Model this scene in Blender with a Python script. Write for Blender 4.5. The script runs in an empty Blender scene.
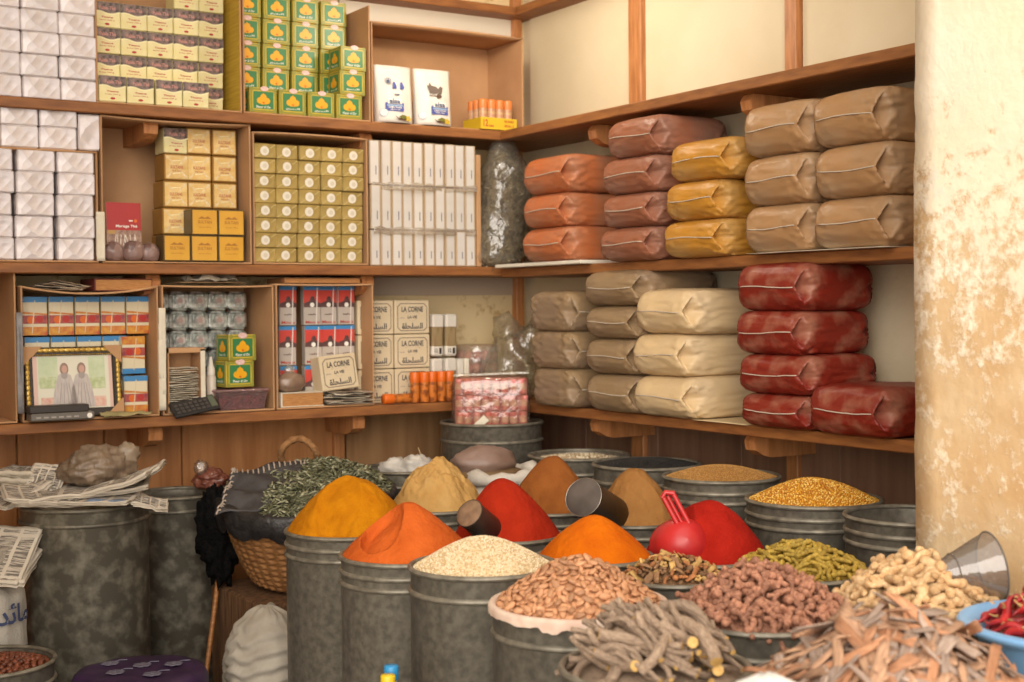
import bpy, math, random
from mathutils import Matrix, Vector, noise
S = bpy.context.scene
COL = S.collection
PI = math.pi
rnd = random.Random(11)
AR = Vector((.8442, -.5360, 0))      # along the shop front, towards the pier
AT = Vector((-.5360, -.8442, 0))     # from the corner out to the street
ROW = ['lowest', 'second', 'third', 'fourth', 'fifth', 'sixth', 'seventh', 'eighth', 'ninth', 'tenth']
NTH = ['first', 'second', 'third', 'fourth', 'fifth', 'sixth', 'seventh', 'eighth', 'ninth', 'tenth']

# ------------------------------------------------------------------ materials
def lin(h, f=1):
    if isinstance(h, (tuple, list)):
        return tuple(h)[:3] + (1,)
    h = h.lstrip('#')
    c = [int(h[i:i + 2], 16) / 255 for i in (0, 2, 4)]
    return tuple(x / 12.92 if x <= .04045 else ((x + .055) / 1.055) ** 2.4 for x in c) + (1,)

MATS = {}
def mat(name, col, col2=None, rough=.6, scale=18, contrast=(.35, .65), bump=0, bscale=60, metal=0, rndv=0, stretch=None,
        spec=.5, coat=0, alpha=1, trans=0, emit=0, detail=4, bkind='noise', bdist=.01, kind='noise', sss=0):
    if name in MATS:
        return MATS[name]
    m = bpy.data.materials.new(name)
    m.use_nodes = True
    nt = m.node_tree
    N, L = nt.nodes, nt.links
    b = N['Principled BSDF']
    b.inputs['Roughness'].default_value = rough
    b.inputs['Metallic'].default_value = metal
    b.inputs['Specular IOR Level'].default_value = spec
    b.inputs['Coat Weight'].default_value = coat
    b.inputs['Coat Roughness'].default_value = .25
    b.inputs['Alpha'].default_value = alpha
    b.inputs['Transmission Weight'].default_value = trans
    c1 = lin(col)
    b.inputs['Base Color'].default_value = c1
    tc = N.new('ShaderNodeTexCoord')
    vec = tc.outputs['Object']
    if stretch:
        mp = N.new('ShaderNodeMapping')
        mp.inputs['Scale'].default_value = stretch
        L.new(vec, mp.inputs['Vector'])
        vec = mp.outputs['Vector']
    out = None
    if col2 is not None:
        if kind == 'voronoi':
            t = N.new('ShaderNodeTexVoronoi')
            t.inputs['Scale'].default_value = scale
            L.new(vec, t.inputs['Vector'])
            sep = N.new('ShaderNodeSeparateColor')
            L.new(t.outputs['Color'], sep.inputs[0])
            fac = sep.outputs[0]
        else:
            t = N.new('ShaderNodeTexNoise')
            t.inputs['Scale'].default_value = scale
            t.inputs['Detail'].default_value = detail
            L.new(vec, t.inputs['Vector'])
            fac = t.outputs['Fac']
        r = N.new('ShaderNodeValToRGB')
        r.color_ramp.elements[0].position = contrast[0]
        r.color_ramp.elements[1].position = contrast[1]
        r.color_ramp.elements[0].color = c1
        r.color_ramp.elements[1].color = lin(col2)
        L.new(fac, r.inputs['Fac'])
        out = r.outputs['Color']
    if rndv:
        oi = N.new('ShaderNodeObjectInfo')
        mr = N.new('ShaderNodeMapRange')
        mr.inputs['To Min'].default_value = 1 - rndv
        mr.inputs['To Max'].default_value = 1 + rndv
        L.new(oi.outputs['Random'], mr.inputs['Value'])
        hs = N.new('ShaderNodeHueSaturation')
        hs.inputs['Color'].default_value = c1
        if out is not None:
            L.new(out, hs.inputs['Color'])
        L.new(mr.outputs['Result'], hs.inputs['Value'])
        out = hs.outputs['Color']
    if out is not None:
        L.new(out, b.inputs['Base Color'])
    if emit:
        b.inputs['Emission Color'].default_value = c1
        b.inputs['Emission Strength'].default_value = emit
    if bump:
        if bkind == 'voronoi':
            t = N.new('ShaderNodeTexVoronoi')
            t.inputs['Scale'].default_value = bscale
            h = t.outputs['Distance']
        else:
            t = N.new('ShaderNodeTexNoise')
            t.inputs['Scale'].default_value = bscale
            t.inputs['Detail'].default_value = 5
            h = t.outputs['Fac']
        L.new(vec, t.inputs['Vector'])
        bp = N.new('ShaderNodeBump')
        bp.inputs['Strength'].default_value = bump
        bp.inputs['Distance'].default_value = bdist
        L.new(h, bp.inputs['Height'])
        L.new(bp.outputs['Normal'], b.inputs['Normal'])
    MATS[name] = m
    return m

def film(name, tint='#ffffff', fac=.25, rough=.12, body=.12, bump=.6):
    """clear plastic film: mostly see-through, with a gloss and a little milkiness"""
    if name in MATS:
        return MATS[name]
    m = bpy.data.materials.new(name)
    m.use_nodes = True
    N, L = m.node_tree.nodes, m.node_tree.links
    N.remove(N['Principled BSDF'])
    out = N['Material Output']
    tr = N.new('ShaderNodeBsdfTransparent'); tr.inputs['Color'].default_value = lin(tint)
    gl = N.new('ShaderNodeBsdfGlossy'); gl.inputs['Roughness'].default_value = rough
    di = N.new('ShaderNodeBsdfDiffuse'); di.inputs['Color'].default_value = lin(tint)
    tc = N.new('ShaderNodeTexCoord')
    nz = N.new('ShaderNodeTexNoise'); nz.inputs['Scale'].default_value = 28; nz.inputs['Detail'].default_value = 3
    L.new(tc.outputs['Object'], nz.inputs['Vector'])
    bp = N.new('ShaderNodeBump'); bp.inputs['Strength'].default_value = bump; bp.inputs['Distance'].default_value = .012
    L.new(nz.outputs['Fac'], bp.inputs['Height'])
    L.new(bp.outputs['Normal'], gl.inputs['Normal'])
    m1 = N.new('ShaderNodeMixShader'); m1.inputs[0].default_value = body
    L.new(tr.outputs[0], m1.inputs[1]); L.new(di.outputs[0], m1.inputs[2])
    m2 = N.new('ShaderNodeMixShader'); m2.inputs[0].default_value = fac
    L.new(m1.outputs[0], m2.inputs[1]); L.new(gl.outputs[0], m2.inputs[2])
    L.new(m2.outputs[0], out.inputs['Surface'])
    MATS[name] = m
    return m

# ------------------------------------------------------------------ mesh building
def dim(h, f):
    """the same hue, f times as reflective"""
    return tuple(x * f for x in lin(h)[:3])

class MB:
    def __init__(s):
        s.v, s.f, s.m, s.sm = [], [], [], []
    def add(s, vs, fs, mi=0, smooth=False, M=None):
        o = len(s.v)
        if M is not None:
            vs = [M @ Vector(p) for p in vs]
        s.v += [tuple(p) for p in vs]
        for f in fs:
            s.f.append(tuple(i + o for i in f)); s.m.append(mi); s.sm.append(smooth)
        return s
    def box(s, x0, x1, y0, y1, z0, z1, mi=0, ch=0, M=None):
        if ch:
            return s.rbox(x0, x1, y0, y1, z0, z1, mi, ch, M)
        vs = [(x, y, z) for z in (z0, z1) for y in (y0, y1) for x in (x0, x1)]
        return s.add(vs, [(0, 2, 3, 1), (4, 5, 7, 6), (0, 1, 5, 4), (2, 6, 7, 3), (0, 4, 6, 2), (1, 3, 7, 5)], mi, False, M)
    def rbox(s, x0, x1, y0, y1, z0, z1, mi=0, c=.002, M=None):
        X, Y, Z = (x0, x1), (y0, y1), (z0, z1)
        vs, ix = [], {}
        for a in (0, 1):
            for b in (0, 1):
                for d in (0, 1):
                    sx, sy, sz = 1 - 2 * a, 1 - 2 * b, 1 - 2 * d
                    p = (X[a], Y[b], Z[d])
                    ix[a, b, d, 0] = len(vs); vs.append((p[0], p[1] + sy * c, p[2] + sz * c))
                    ix[a, b, d, 1] = len(vs); vs.append((p[0] + sx * c, p[1], p[2] + sz * c))
                    ix[a, b, d, 2] = len(vs); vs.append((p[0] + sx * c, p[1] + sy * c, p[2]))
        fs = []
        I = lambda a, b, d, k: ix[a, b, d, k]
        for a in (0, 1):
            q = [I(a, 0, 0, 0), I(a, 1, 0, 0), I(a, 1, 1, 0), I(a, 0, 1, 0)]; fs.append(q if a else q[::-1])
            q = [I(0, a, 0, 1), I(1, a, 0, 1), I(1, a, 1, 1), I(0, a, 1, 1)]; fs.append(q[::-1] if a else q)
            q = [I(0, 0, a, 2), I(1, 0, a, 2), I(1, 1, a, 2), I(0, 1, a, 2)]; fs.append(q if a else q[::-1])
        for a in (0, 1):
            for b in (0, 1):
                q = [I(a, b, 0, 0), I(a, b, 1, 0), I(a, b, 1, 1), I(a, b, 0, 1)]; fs.append(q if (a + b) % 2 else q[::-1])
                q = [I(a, 0, b, 0), I(a, 1, b, 0), I(a, 1, b, 2), I(a, 0, b, 2)]; fs.append(q[::-1] if (a + b) % 2 else q)
                q = [I(0, a, b, 1), I(1, a, b, 1), I(1, a, b, 2), I(0, a, b, 2)]; fs.append(q if (a + b) % 2 else q[::-1])
        for a in (0, 1):
            for b in (0, 1):
                for d in (0, 1):
                    q = [I(a, b, d, 0), I(a, b, d, 1), I(a, b, d, 2)]
                    fs.append(q if (a + b + d) % 2 else q[::-1])
        return s.add(vs, fs, mi, False, M)
    def lathe(s, prof, n=48, mi=0, smooth=True, M=None, wob=0):
        vs, fs = [], []
        for r, z in prof:
            for k in range(n):
                t = 2 * PI * k / n
                rr = r * (1 + wob * math.sin(3 * t + z * 7) + wob * .6 * math.sin(5 * t - z * 11))
                vs.append((rr * math.cos(t), rr * math.sin(t), z))
        for i in range(len(prof) - 1):
            for k in range(n):
                a, b = i * n + k, i * n + (k + 1) % n
                fs.append((a, b, b + n, a + n))
        return s.add(vs, fs, mi, smooth, M)
    def disc(s, r, z, n=48, mi=0, M=None):
        return s.add([(r * math.cos(2 * PI * k / n), r * math.sin(2 * PI * k / n), z) for k in range(n)], [tuple(range(n))], mi, False, M)
    def torus(s, R, r, z=0, n=48, k=8, mi=0, M=None):
        return s.lathe([(R + r * math.cos(2 * PI * j / k), z + r * math.sin(2 * PI * j / k)) for j in range(k + 1)], n, mi, True, M)
    def tube(s, pts, rad, n=8, mi=0, cap=True, flat=1.0, M=None, caps=None, twist=0):
        """swept tube along pts; rad a number or list; flat squashes one cross axis; caps = material of the cut ends"""
        pts = [Vector(p) for p in pts]
        if not isinstance(rad, (list, tuple)):
            rad = [rad] * len(pts)
        vs, fs = [], []
        up = None
        for i, p in enumerate(pts):
            d = (pts[min(i + 1, len(pts) - 1)] - pts[max(i - 1, 0)]).normalized()
            if up is None:
                up = d.orthogonal().normalized()
            a = (up - d * up.dot(d)).normalized()
            up = a
            b = d.cross(a)
            for k in range(n):
                t = 2 * PI * k / n + twist
                vs.append(p + (a * math.cos(t) + b * math.sin(t) * flat) * rad[i])
        for i in range(len(pts) - 1):
            for k in range(n):
                q, w = i * n + k, i * n + (k + 1) % n
                fs.append((q, w, w + n, q + n))
        s.add(vs, fs, mi, True, M)
        if cap:
            c = mi if caps is None else caps
            m = (len(pts) - 1) * n
            s.add(vs[:n], [tuple(range(n))[::-1]], c, False, M)
            s.add(vs[m:], [tuple(range(n))], c, False, M)
        return s
    def ball(s, c, r, nu=10, nv=7, mi=0, M=None, f=None):
        """ellipsoid; r number or triple; f(x,y,z)->(x,y,z) deforms the unit sphere first"""
        if not isinstance(r, (list, tuple)):
            r = (r, r, r)
        vs, fs = [], []
        for j in range(nv + 1):
            th = PI * j / nv
            for i in range(nu if 0 < j < nv else 1):
                p = (math.sin(th) * math.cos(2 * PI * i / nu), math.sin(th) * math.sin(2 * PI * i / nu), -math.cos(th))
                if f:
                    p = f(*p)
                vs.append((c[0] + p[0] * r[0], c[1] + p[1] * r[1], c[2] + p[2] * r[2]))
        st = lambda j: 0 if j == 0 else 1 + (j - 1) * nu
        for j in range(nv):
            for i in range(nu):
                k = (i + 1) % nu
                if j == 0:
                    fs.append((0, st(1) + k, st(1) + i))
                elif j == nv - 1:
                    fs.append((st(j) + i, st(j) + k, st(nv)))
                else:
                    fs.append((st(j) + i, st(j) + k, st(j + 1) + k, st(j + 1) + i))
        return s.add(vs, fs, mi, True, M)
    def sheet(s, fn, nu, nv, mi=0, th=.0012, smooth=True, M=None):
        """thin sheet with real thickness; fn(u,v) -> point"""
        P = [[Vector(fn(i / nu, j / nv)) for j in range(nv + 1)] for i in range(nu + 1)]
        vs, fs = [], []
        for i in range(nu + 1):
            for j in range(nv + 1):
                du = P[min(i + 1, nu)][j] - P[max(i - 1, 0)][j]
                dv = P[i][min(j + 1, nv)] - P[i][max(j - 1, 0)]
                n = du.cross(dv)
                n = n.normalized() if n.length > 1e-12 else Vector((0, 0, 1))
                vs.append(P[i][j] + n * th / 2); vs.append(P[i][j] - n * th / 2)
        ix = lambda i, j, k: (i * (nv + 1) + j) * 2 + k
        for i in range(nu):
            for j in range(nv):
                fs.append((ix(i, j, 0), ix(i + 1, j, 0), ix(i + 1, j + 1, 0), ix(i, j + 1, 0)))
                fs.append((ix(i, j, 1), ix(i, j + 1, 1), ix(i + 1, j + 1, 1), ix(i + 1, j, 1)))
        for i in range(nu):
            for j, w in ((0, 0), (nv, 1)):
                q = (ix(i, j, 0), ix(i, j, 1), ix(i + 1, j, 1), ix(i + 1, j, 0)); fs.append(q if not w else q[::-1])
        for j in range(nv):
            for i, w in ((0, 1), (nu, 0)):
                q = (ix(i, j, 0), ix(i, j, 1), ix(i, j + 1, 1), ix(i, j + 1, 0)); fs.append(q if not w else q[::-1])
        return s.add(vs, fs, mi, smooth, M)
    # flat printing on a pack's front (front faces -Y at y = 0)
    def prect(s, x0, x1, z0, z1, mi, y=-.0006):
        return s.add([(x0, y, z0), (x1, y, z0), (x1, y, z1), (x0, y, z1)], [(0, 1, 2, 3)], mi)
    def ppoly(s, pts, mi, y=-.0008):
        return s.add([(x, y, z) for x, z in pts], [tuple(range(len(pts)))], mi)
    def pdisc(s, cx, cz, rx, mi, y=-.0009, rz=None, n=16):
        rz = rz or rx
        return s.ppoly([(cx + rx * math.cos(2 * PI * k / n), cz + rz * math.sin(2 * PI * k / n)) for k in range(n)], mi, y)
    def ptext(s, t, cx, cz, w, h, mi, y=-.0012):
        vs, fs = glyphs(t)
        if vs:
            s.add([(cx + (x - .5) * w, y, cz + (z - .5) * h) for x, z in vs], fs, mi)
        return s
    def mesh(s, name, mats):
        me = bpy.data.meshes.new(name)
        me.from_pydata(s.v, [], s.f)
        for m in mats:
            me.materials.append(m)
        me.polygons.foreach_set('material_index', s.m)
        me.polygons.foreach_set('use_smooth', s.sm)
        me.update()
        return me
    def build(s, name, mats, parent=None, loc=(0, 0, 0), rot=(0, 0, 0)):
        if not isinstance(mats, (list, tuple)):
            mats = [mats]
        return link(name, s.mesh(name, mats), parent, loc, rot)

def link(name, data, parent=None, loc=(0, 0, 0), rot=(0, 0, 0)):
    o = bpy.data.objects.new(name, data)
    COL.objects.link(o)
    o.parent = parent
    o.location = loc
    o.rotation_euler = rot
    return o

_G = {}
def glyphs(t):
    """outline of a word as triangles, scaled into the unit square"""
    if t not in _G:
        cu = bpy.data.curves.new('writing', 'FONT')
        cu.body = t
        cu.resolution_u = 2
        cu.offset = .022
        o = bpy.data.objects.new('writing', cu)
        COL.objects.link(o)
        dg = bpy.context.evaluated_depsgraph_get()
        me = bpy.data.meshes.new_from_object(o.evaluated_get(dg))
        vs = [(v.co.x, v.co.y) for v in me.vertices]
        fs = [tuple(p.vertices) for p in me.polygons]
        bpy.data.objects.remove(o); bpy.data.curves.remove(cu); bpy.data.meshes.remove(me)
        if vs:
            x0, x1 = min(v[0] for v in vs), max(v[0] for v in vs)
            z0, z1 = min(v[1] for v in vs), max(v[1] for v in vs)
            vs = [((x - x0) / max(x1 - x0, 1e-6), (z - z0) / max(z1 - z0, 1e-6)) for x, z in vs]
        _G[t] = (vs, fs)
    return _G[t]

def tag(o, label=None, cat=None, group=None, kind=None):
    for k, v in (('label', label), ('category', cat), ('group', group), ('kind', kind)):
        if v:
            o[k] = v
    return o

def thing(name, label, cat, loc=(0, 0, 0), rot=(0, 0, 0), group=None):
    o = link(name, None, None, loc, rot)
    o.empty_display_size = .05
    return tag(o, label, cat, group)

KIDS = {}
def dup(o, loc, rot=None, label=None, parent=None):
    c = o.copy()
    COL.objects.link(c)
    if parent:
        c.parent = parent
    else:
        c.location = loc
        if rot is not None:
            c.rotation_euler = rot
    if label:
        c['label'] = label
    for ch in o.children:
        dup(ch, None, parent=c)
    return c

class Proto:
    """first call places the original, later calls place copies of it and its parts"""
    def __init__(s, o):
        s.o, s.used = o, False
    def put(s, loc, rot=(0, 0, 0), label=None, group=None, scale=None):
        if not s.used:
            s.used = True
            o = s.o
            o.location = loc; o.rotation_euler = rot
            if label:
                o['label'] = label
        else:
            o = dup(s.o, loc, rot, label)
        if group:
            o['group'] = group
        if scale:
            o.scale = scale if isinstance(scale, (tuple, list)) else (scale,) * 3
        return o

def struct(name, mb, mats):
    return tag(mb.build(name, mats), kind='structure')

def fbm(x, y, z, sc, oc=3):
    return noise.fractal(Vector((x * sc, y * sc, z * sc)), 1.0, 2.0, oc)
# ------------------------------------------------------------------ shared materials
M_plaster = mat('cream plaster', '#e2d3b4', '#d3c09c', rough=.9, scale=3, bump=.25, bscale=40)
M_panel = mat('orange varnished board', '#c08550', '#a66c3c', rough=.55, scale=5, stretch=(6, 6, .5), bump=.08, bscale=20)
M_panel2 = mat('grey brown board', '#8f6c54', '#7a5844', rough=.6, scale=4, stretch=(6, 6, .5))
M_card_wall = mat('pale painted board', '#e0d3b5', '#d6c7a6', rough=.85, scale=2.2, bump=.1, bscale=30)
M_wood = mat('shelf pine', '#9c6534', '#7a4a26', rough=.55, scale=7, stretch=(1.5, 9, 9), bump=.12, bscale=12, contrast=(.3, .7))
M_woody = mat('shelf pine along the side', '#9c6534', '#7a4a26', rough=.55, scale=7, stretch=(9, 1.5, 9), bump=.12, bscale=12, contrast=(.3, .7))
M_post = mat('post pine', '#c28452', '#a36a3c', rough=.5, scale=7, stretch=(9, 9, 1.2), bump=.08, bscale=14)
M_card = mat('cardboard', '#c0956a', '#b28860', rough=.85, scale=6, bump=.06, bscale=80, rndv=.06)
M_cardy = mat('yellow cardboard', '#c7a83c', '#b59431', rough=.7, scale=8, stretch=(1, 1, 14))
M_floor = mat('worn concrete', '#7d7468', '#655d52', rough=.9, scale=3, bump=.3, bscale=30)
M_dark = mat('dark interior', '#2c231c', rough=.9)

# pier plaster: pale lime wash over peeling ochre
def pier_mat():
    m = bpy.data.materials.new('peeling ochre plaster')
    m.use_nodes = True
    N, L = m.node_tree.nodes, m.node_tree.links
    b = N['Principled BSDF']; b.inputs['Roughness'].default_value = .95; b.inputs['Specular IOR Level'].default_value = .15
    tc = N.new('ShaderNodeTexCoord')
    def nz(scale, detail, rough=.6):
        n = N.new('ShaderNodeTexNoise'); n.inputs['Scale'].default_value = scale; n.inputs['Detail'].default_value = detail
        n.inputs['Roughness'].default_value = rough
        L.new(tc.outputs['Object'], n.inputs['Vector']); return n.outputs['Fac']
    def ramp(fac, p0, c0, p1, c1):
        r = N.new('ShaderNodeValToRGB'); e = r.color_ramp.elements
        e[0].position, e[1].position, e[0].color, e[1].color = p0, p1, lin(c0), lin(c1)
        L.new(fac, r.inputs['Fac']); return r.outputs['Color']
    def mth(op, a, v):
        n = N.new('ShaderNodeMath'); n.operation = op
        L.new(a, n.inputs[0])
        if isinstance(v, (int, float)): n.inputs[1].default_value = v
        else: L.new(v, n.inputs[1])
        return n.outputs[0]
    ochre = ramp(nz(5, 6), .35, '#cba677', .7, '#dfc69e')
    lime = ramp(nz(3, 5), .3, '#f3e6cf', .75, '#ebd8b6')
    sx = N.new('ShaderNodeSeparateXYZ'); L.new(tc.outputs['Object'], sx.inputs[0])
    h = N.new('ShaderNodeMapRange'); h.inputs['From Min'].default_value = 1.95; h.inputs['From Max'].default_value = 1.30
    h.inputs['To Min'].default_value = -.20; h.inputs['To Max'].default_value = .15; L.new(sx.outputs['Z'], h.inputs['Value'])
    # flakes keep a little more lime far below and away from the edge
    f = mth('ADD', mth('ADD', nz(13, 10, .72), h.outputs['Result']), mth('MULTIPLY', mth('SUBTRACT', nz(48, 4, .6), .5), .55))
    fac = N.new('ShaderNodeMapRange'); fac.inputs['From Min'].default_value = .46; fac.inputs['From Max'].default_value = .62
    L.new(f, fac.inputs['Value'])
    mx = N.new('ShaderNodeMix'); mx.data_type = 'RGBA'
    L.new(fac.outputs['Result'], mx.inputs['Factor']); L.new(lime, mx.inputs[6]); L.new(ochre, mx.inputs[7])
    # grey-white salt patches
    pt = N.new('ShaderNodeMapRange'); pt.inputs['From Min'].default_value = .60; pt.inputs['From Max'].default_value = .66
    L.new(nz(4.2, 8, .7), pt.inputs['Value'])
    mx2 = N.new('ShaderNodeMix'); mx2.data_type = 'RGBA'; mx2.inputs[7].default_value = lin('#e6dac6')
    L.new(pt.outputs['Result'], mx2.inputs['Factor']); L.new(mx.outputs[2], mx2.inputs[6])
    L.new(mx2.outputs[2], b.inputs['Base Color'])
    bp = N.new('ShaderNodeBump'); bp.inputs['Strength'].default_value = .40; bp.inputs['Distance'].default_value = .008
    hh = mth('SUBTRACT', nz(30, 8), mth('MULTIPLY', fac.outputs['Result'], .5))
    L.new(hh, bp.inputs['Height']); L.new(bp.outputs['Normal'], b.inputs['Normal'])
    return m

def stained_mat():
    m = bpy.data.materials.new('stained back plaster')
    m.use_nodes = True
    N, L = m.node_tree.nodes, m.node_tree.links
    b = N['Principled BSDF']; b.inputs['Roughness'].default_value = .95
    tc = N.new('ShaderNodeTexCoord')
    n = N.new('ShaderNodeTexNoise'); n.inputs['Scale'].default_value = 8; n.inputs['Detail'].default_value = 9; n.inputs['Roughness'].default_value = .7
    L.new(tc.outputs['Object'], n.inputs['Vector'])
    r = N.new('ShaderNodeValToRGB'); e = r.color_ramp.elements
    e[0].position, e[0].color = .54, lin('#dcc496'); e[1].position, e[1].color = .64, lin('#a6814c')
    L.new(n.outputs['Fac'], r.inputs['Fac']); L.new(r.outputs['Color'], b.inputs['Base Color'])
    return m

# ------------------------------------------------------------------ the setting
struct('floor', MB().box(-5.5, .6, -8, 0, -.08, 0), M_floor)
struct('wall_back', MB().box(-3.4, .15, 0, .15, 0, 3.5), stained_mat())
struct('wall_right', MB().box(0, .15, -2.9, 0, 0, 3.5), M_plaster)
struct('wall_left', MB().box(-3.4, -3.25, -2.6, 0, 0, 3.5), M_plaster)
struct('ceiling', MB().box(-3.4, .15, -2.2, .15, 3.5, 3.6), M_plaster)
def pier():
    mb = MB()
    ny, nz_ = 24, 60
    y0, y1, z0, z1 = -4.3, -2.49, 0, 3.5
    def fn(u, v):
        y = y0 + (y1 - y0) * u; z = z0 + (z1 - z0) * v
        k = .007 * fbm(y, z, .3, 4) + .0015 * fbm(y, z, 1.7, 18)
        e = .003 * fbm(0, z, 2.2, 9) + .002 * fbm(0, z, 5.2, 40)
        return (-.62 + k, y + (e if u > .99 else 0), z)
    mb.sheet(fn, 30, 110, 0, .004)
    mb.box(-.605, .6, y0, y1 - .012, z0, z1)
    struct('wall_front', mb, pier_mat())
pier()

# lower wainscot of boards, back and right
t = MB()
for i, x in enumerate([-3.2, -2.62, -1.93, -1.655, -1.395, -.79][:-1]):
    x1 = [-3.2, -2.62, -1.93, -1.655, -1.395, -.79][i + 1]
    t.box(x + .002, x1 - .002, -.018, -.001, .02, 1.09, 0, .003)
struct('trim_1', t, M_panel)
t = MB()
for i in range(6):
    t.box(-.016, -.001, -.42 * (i + 1), -.42 * i - .001, .02, 1.09, 0, .002)
struct('trim_2', t, M_panel2)
struct('trim_9', MB().box(-.786, -.40, -.018, -.001, .02, 1.09, 0, .003).box(-.396, -.02, -.018, -.001, .02, 1.09, 0, .003), mat('tan board', '#ac8256', '#966c44', rough=.7, scale=5, stretch=(6, 6, .5)))
struct('trim_10', MB().box(-.845, -.805, -.045, -.019, .02, 1.05, 0, .003), M_post)
# upper pale boards between posts on the right wall
t = MB()
for a, b in ((-.70, -.06), (-1.478, -.78), (-2.45, -1.53)):
    t.box(-.012, -.001, a, b, 2.09, 2.94, 0, .003)
struct('trim_3', t, M_card_wall)
for n, (a, b) in enumerate(((-.782, -.712), (-1.525, -1.476), (-.058, -.012))):
    struct('trim_%d' % (n + 4), MB().box(-.034, -.001, a, b, 0, 3.4, 0, .003) if n < 2 else MB().box(-.066, -.030, -.036, -.001, 0, 3.4, 0, .003), M_post)
t = MB().box(-.79, -.02, -.012, -.001, 2.44, 2.60)
struct('trim_7', t, mat('whitewashed strip', '#d9cfbd', rough=.9))
t = MB().box(-.79, -.06, -.010, -.001, 1.500, 1.565)
struct('trim_8', t, mat('grey brown strip', '#b8a48e', rough=.9))

# ------------------------------------------------------------------ shelves
def corbel(thick=.045, reach=.24, h=.068):
    """bracket with a rounded nose; reach along -Y, top at z=0"""
    mb = MB()
    prof = [(0, 0), (-reach, 0), (-reach - .012, -.02), (-reach - .006, -.045), (-reach + .02, -h + .008), (-reach + .05, -h), (0, -h)]
    a = [(-thick / 2, y, z) for y, z in prof]; b = [(thick / 2, y, z) for y, z in prof]
    k = len(prof)
    mb.add(a + b, [tuple(range(k)), tuple(range(2 * k - 1, k - 1, -1))] + [(i + k, (i + 1) % k + k, (i + 1) % k, i) for i in range(k)])
    return mb

def shelf(name, label, z, wall, spots, length, dp=.30):
    r = thing(name, label, 'shelf', (0, 0, z))
    wav = .0015
    if wall == 'back':
        MB().box(-length, -.004, -dp, -.002, -.032, 0, 0, .003).build('board', M_wood, r)
        for x in spots:
            corbel().build('bracket', M_post, r, (x, -.002, -.033))
    else:
        MB().box(-dp, -.002, -length, -dp - .002, -.032, 0, 0, .003).build('board', M_woody, r)
        for y in spots:
            corbel().build('bracket', M_post, r, (-.002, y, -.033), (0, 0, -PI / 2))
    return r
shelf('wall_shelf', 'topmost pine shelf board along the back wall, above the open carton', 2.59, 'back', (), 3.1, .10)
shelf('wall_shelf', 'pine shelf under the silver, dark-topped and green boxes and the white sachets', 2.086, 'back', (-1.56, -.81), 3.1)
shelf('wall_shelf', 'pine shelf under the gold tea boxes and white packets on the back wall', 1.598, 'back', (-1.56, -.81), 3.1)
shelf('wall_shelf', 'lowest pine shelf on the back wall, holding the framed picture and cartons', 1.12, 'back', (-1.56, -.85), 3.1)
shelf('wall_shelf', 'high bare pine shelf on the side wall above the pale boards', 2.59, 'right', (), 1.3, .10)
shelf('wall_shelf', 'empty pine shelf above the brown and orange spice sacks', 2.086, 'right', (-.80, -1.55), 2.48)
wB = shelf('wall_shelf', 'pine shelf carrying the orange, mustard and tan spice sacks', 1.592, 'right', (-.80, -1.56), 2.48)
wC = shelf('wall_shelf', 'low pine shelf carrying the cream and red spice sacks', 1.115, 'right', (-.80, -1.56), 2.48)
tag(MB().box(-.345, -.05, -.86, -.33, 0, .012, 0, .002).build('white_board', mat('white board', '#dcd5c4', rough=.7), None, (0, 0, 1.5925)),
    'loose white board lying under the orange spice sacks', 'board')
# ------------------------------------------------------------------ inks
I_cream = mat('cream print', '#e6d690', rough=.45)
I_pale = mat('pale yellow print', '#f0e7b8', rough=.4)
I_dark = mat('dark print', '#4b423d', '#8c7670', rough=.35, scale=60, contrast=(.4, .6))
I_red = mat('red print', '#b5322c', rough=.5)
I_pink = mat('pink print', '#c98d84', rough=.5)
I_white = mat('white print', '#ece7dc', rough=.5)
I_black = mat('black print', '#2b2622', rough=.5)
I_green = mat('green print', '#3a7d4c', rough=.4)
I_yel = mat('yellow print', '#d9b92f', rough=.4)
I_gold = mat('amber print', '#e8a81e', rough=.4)
I_olive = mat('olive print', '#8c8c3a', rough=.45)
I_blue = mat('blue print', '#3f86bd', rough=.4)
I_navy = mat('navy print', '#39476e', rough=.45)
I_grey = mat('grey print', '#a7a097', rough=.45)
I_tan = mat('tan print', '#b08a52', rough=.5)
I_org = mat('orange print', '#d9671f', rough=.45)
M_silver = mat('silver foil paper', '#e3dbda', '#cfc6c7', rough=.27, scale=22, bump=.65, bscale=24, metal=.2, rndv=.05, bdist=.012, bkind='voronoi')
M_paper = mat('paper', '#e2dac6', '#d0c6b0', rough=.8, scale=9)
M_news = mat('newsprint', '#cfc4b0', '#b3a795', rough=.85, scale=55, stretch=(1, 6, 1), contrast=(.42, .6))
M_film = film('clear film', fac=.10, body=.06)
M_film2 = film('milky film', '#f1ece2', fac=.10, rough=.2, body=.16)

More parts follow.
